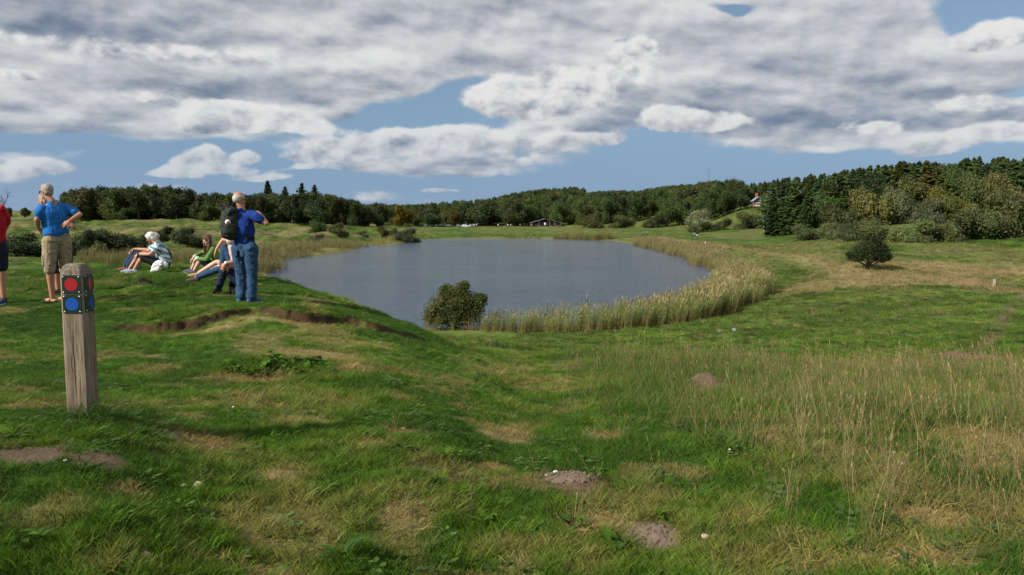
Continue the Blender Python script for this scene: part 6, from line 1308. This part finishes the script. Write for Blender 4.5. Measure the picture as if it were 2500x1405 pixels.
# ------------------------------------------------------------------ info board, stakes, tables, bins
q = G(1697, 585); t = thing('info_board', 'black information board with a landscape picture standing on two posts by the pond', 'sign', (q[0], q[1], gz(*q)), R(4)); u = q[1]/1915
for s_ in (-1, 1): A = Acc(); boxp(A, s_*6.2*u-.05, s_*6.2*u+.05, -.05, .05, -.2, 16*u); link('leg', A.build('leg', M_BLACK), t)
A = Acc(); boxp(A, -8.6*u, 8.6*u, -.06-.04, -.055, 8*u, 17.2*u); bd = link('board', A.build('board', mat('board_black', (.015, .016, .016), .5)), t)
A = Acc(); boxp(A, -7.6*u, 1.2*u, -.112, -.102, 10*u, 16.2*u); link('picture', A.build('picture', mat('picture_green', (.16, .24, .17), .5, var=.7, vscale=1.6)), bd)
A = Acc(); boxp(A, 2.6*u, 7.0*u, -.112, -.102, 9*u, 12.2*u); link('text_panel', A.build('text_panel', mat('panel_white', (.62, .62, .60), .6)), bd)
def stake(label, px_, py_, hpx_, r0, col=(.22, .18, .13)):
    q = G(px_, py_); Hs = hpx_*q[1]/1915; t = thing('fence_stake', label, 'post', (q[0], q[1], gz(*q))); A = Acc(); boxp(A, -r0, r0, -r0, r0, -.1, Hs, .06); link('stake', A.build('stake', mat('stake_%d' % px_, col, .9, var=.3, vscale=6)), t)
    A = Acc(); boxp(A, -r0*.7, r0*.7, -r0*.7, r0*.7, Hs, Hs+r0*.4, .5); link('cap', A.build('cap', mat('stake_cap_%d' % px_, tuple(c*.8 for c in col), .9)), t)
stake('pale waymark post standing in the rough grass at the right edge', 2427, 700, 17, .09, (.36, .33, .28)); stake('short white marker stake on the green bank right of the info board', 1722, 596, 7, .08, (.6, .6, .55)); stake('thin stake left of the olive bush on the mound slope', 240, 0+556, 8, .07) if False else None
stake('small post on the crest of the left meadow before the wood', 461, 549, 9, .10); stake('lone wooden post at the foot of the knoll willow', 1864, 566, 14, .12, (.25, .22, .18)); stake('short pale post in the far grass right of the willows', 2045, 1 and 540, 7, .10, (.4, .37, .3)); stake('pale stake under the conifers on the right', 1913, 541, 5, .1, (.4, .37, .3))
MTW = mat('table_wood', (.22, .18, .14), .85)
def table(label, px_, d_):
    q = at(px_, d_); t = thing('picnic_table', label, 'picnic table', q, R(random.uniform(-20, 20)), 'picnic tables near the barn')
    for i in range(4): A = Acc(); boxp(A, -.95, .95, -.38+i*.195, -.20+i*.195, .72, .77); link('plank', A.build('plank', MTW), t)
    for s_ in (-1, 1):
        A = Acc(); boxp(A, -.95, .95, s_*.72-.13, s_*.72+.13, .42, .47); link('seat', A.build('seat', MTW), t); A = Acc(); boxp(A, s_*.65-.05, s_*.65+.05, -.85, .85, .34, .42); boxp(A, s_*.65-.05, s_*.65+.05, -.40, -.32, 0, .74); boxp(A, s_*.65-.05, s_*.65+.05, .32, .40, 0, .74); link('leg', A.build('leg', MTW), t)
for px_, d_, lab in [(1218, 436, 'picnic table on the lawn right of the kiosk'), (1250, 440, 'picnic table on the lawn before the middle trees'), (1297, 438, 'picnic table at the left end of the barn'), (1316, 441, 'picnic table before the left half of the barn'), (1345, 440, 'picnic table before the right half of the barn'), (1362, 442, 'picnic table at the right corner of the barn'), (1385, 440, 'picnic table right of the barn')]: table(lab, px_, d_)
# ------------------------------------------------------------------ parked cars
MGLS = mat('car_glass', (.02, .025, .03), .08, spec=.8); MTY = mat('tyre', (.015, .015, .015), .8); MHL = mat('lamp_glass', (.7, .7, .7), .2)
def section(pts, y0, y1, m_, name, inset=.0):
    A = Acc(); n_ = len(pts); V = [(a, y0+inset*(b > .8), b) for a, b in pts]+[(a, y1-inset*(b > .8), b) for a, b in pts]; V += [(sum(a for a, b in pts)/n_, y0, .6), (sum(a for a, b in pts)/n_, y1, .6)]
    A.add(V, [[i, (i+1) % n_, n_+(i+1) % n_, n_+i] for i in range(n_)], [[2*n_, (i+1) % n_, i] for i in range(n_)]+[[2*n_+1, n_+i, n_+(i+1) % n_] for i in range(n_)]); return A.build(name, m_)
body_pts = [(-2.1, .35), (2.1, .35), (2.15, .62), (2.0, .80), (1.05, .93), (-1.7, .98), (-2.1, .88), (-2.15, .6)]; cab_pts = [(1.1, .90), (.45, 1.42), (-1.2, 1.46), (-1.85, .95)]
def car(label, px_, d_, rz, col):
    q = at(px_, d_); t = thing('parked_car', label, 'car', q, R(rz), 'cars parked before the far trees'); m_ = mat('paint_%d' % px_, col, .3, spec=.5)
    link('body', section(body_pts, -.86, .86, m_, 'body'), t); cb = link('cabin', section(cab_pts, -.78, .78, m_, 'cabin', .12), t)
    link('side_window', section([(.95, .96), (.42, 1.36), (-1.15, 1.39), (-1.6, .99)], -.80, .80, MGLS, 'side_window', .135), cb)
    for s_ in (-1, 1):
        for x_ in (-1.3, 1.3):
            A = Acc(); capsule(A, [nv(x_, s_*.88-.08*s_, .32), nv(x_, s_*.88, .32)], [.32, .32], 16, (1, 0, 0), sub=1); w_ = link('wheel', A.build('wheel', MTY, True), t)
            A = Acc(); capsule(A, [nv(x_, s_*.99, .32), nv(x_, s_*1.0, .32)], [.17, .17], 12, (1, 0, 0), sub=1); link('rim', A.build('rim', MHL, True), w_)
        A = Acc(); boxp(A, 2.08, 2.17, s_*.68-.16, s_*.68+.16, .62, .76); link('headlight', A.build('headlight', MHL), t)
SILV = (.50, .52, .55); WHT = (.75, .75, .76)
for px_, d_, rz, col, lab in [(1040, 441, 80, (.05, .08, .16), 'dark blue car at the left end of the parking row'), (1054, 440, 92, SILV, 'silver car partly behind the grey green tree'), (1068, 442, 85, (.25, .28, .33), 'grey car left of the pale trunked tree'), (1080, 440, 95, (.08, .10, .14), 'dark car beside the pale trunked tree'),
    (1097, 436, 20, WHT, 'white car under the pale trunked tree'), (1111, 440, 88, (.10, .17, .30), 'blue car right of the white one'), (1122, 438, 30, SILV, 'silver car in the middle of the right hand row'), (1136, 434, 4, WHT, 'long white car at the front right of the row'), (1148, 439, 86, (.40, .42, .45), 'light grey car second from the right end'), (1156, 441, 84, (.6, .6, .6), 'pale car at the right end of the row')]: car(lab, px_, d_, rz, col)
# ------------------------------------------------------------------ far walkers and visitors
def far_person(label, px_, d_, topc, botc, lean=0.0, cat='person'):
    q = at(px_, d_); t = thing('person', label, 'person', (q[0], q[1], q[2]+.1), R(random.uniform(-60, 60))); B = Acc()
    capsule(B, [nv(0, 0, .9), nv(0, 0, 1.15), nv(0, 0, 1.42), nv(0, 0, 1.52)], [.15, .14, .19, .06], 12, (1, 0, 0), .65); ellip(B, (0, 0, 1.64), (.08, .10, .12))
    for s_ in (-1, 1): capsule(B, [nv(s_*.20, 0, 1.42), nv(s_*.26, .03, 1.12), nv(s_*.24, -.08, .88)], [.05, .042, .03]); capsule(B, [nv(s_*.09, 0, .9), nv(s_*.10, s_*.12, .48), nv(s_*.10, s_*.22, .06)], [.085, .06, .04]); capsule(B, [nv(s_*.10, s_*.22, .04), nv(s_*.10, s_*.22-.14, .03)], [.04, .035])
    fuse('body', B, .03, SK['mid'], t, 2); A = Acc(); capsule(A, [nv(0, 0, .88), nv(0, 0, 1.15), nv(0, 0, 1.44)], [.18, .165, .205], 12, (1, 0, 0), .7)
    for s_ in (-1, 1): capsule(A, [nv(s_*.19, 0, 1.42), nv(s_*.25, .02, 1.2)], [.07, .065])
    fuse('shirt', A, .03, mat('far_top_%d' % px_, topc, .9), t, 1); A = Acc(); capsule(A, [nv(0, 0, .82), nv(0, 0, .98)], [.17, .165], 12, (1, 0, 0), .75)
    for s_ in (-1, 1): capsule(A, [nv(s_*.09, 0, .88), nv(s_*.10, s_*.12, .48), nv(s_*.10, s_*.2, .14)], [.10, .075, .06])
    fuse('trousers', A, .03, mat('far_legs_%d' % px_, botc, .9), t, 1); A = Acc(); ellip(A, (0, .02, 1.68), (.09, .105, .10)); fuse('hair', A, .03, H_DK, t, 1)
for a in [(1573, 300, (.32, .34, .40), (.03, .04, .07), 0, 'left walker in grey crossing the far meadow'), (1580, 301, (.14, .17, .25), (.04, .04, .05), 0, 'right walker in dark blue crossing the far meadow'), (1240, 430, (.75, .75, .75), (.03, .03, .05), 0, 'visitor in white standing before the middle trees'), (1247, 431, (.68, .68, .72), (.04, .04, .06), 0, 'visitor in pale clothes beside the one in white'),
          (1270, 432, (.7, .68, .66), (.25, .1, .08), 0, 'visitor in a white top left of the barn'), (1216, 433, (.72, .72, .72), (.05, .05, .05), 0, 'visitor in white by the table right of the kiosk'), (1163, 436, (.7, .7, .72), (.06, .06, .08), 0, 'person in a white shirt at the left wall of the kiosk'), (1297, 436, (.5, .3, .25), (.05, .05, .08), 0, 'visitor in a reddish top at the left corner of the barn'), (1331, 437, (.7, .7, .7), (.1, .1, .12), 0, 'visitor in pale clothes before the middle of the barn')]:
    far_person(a[5], a[0], a[1], a[2], a[3])
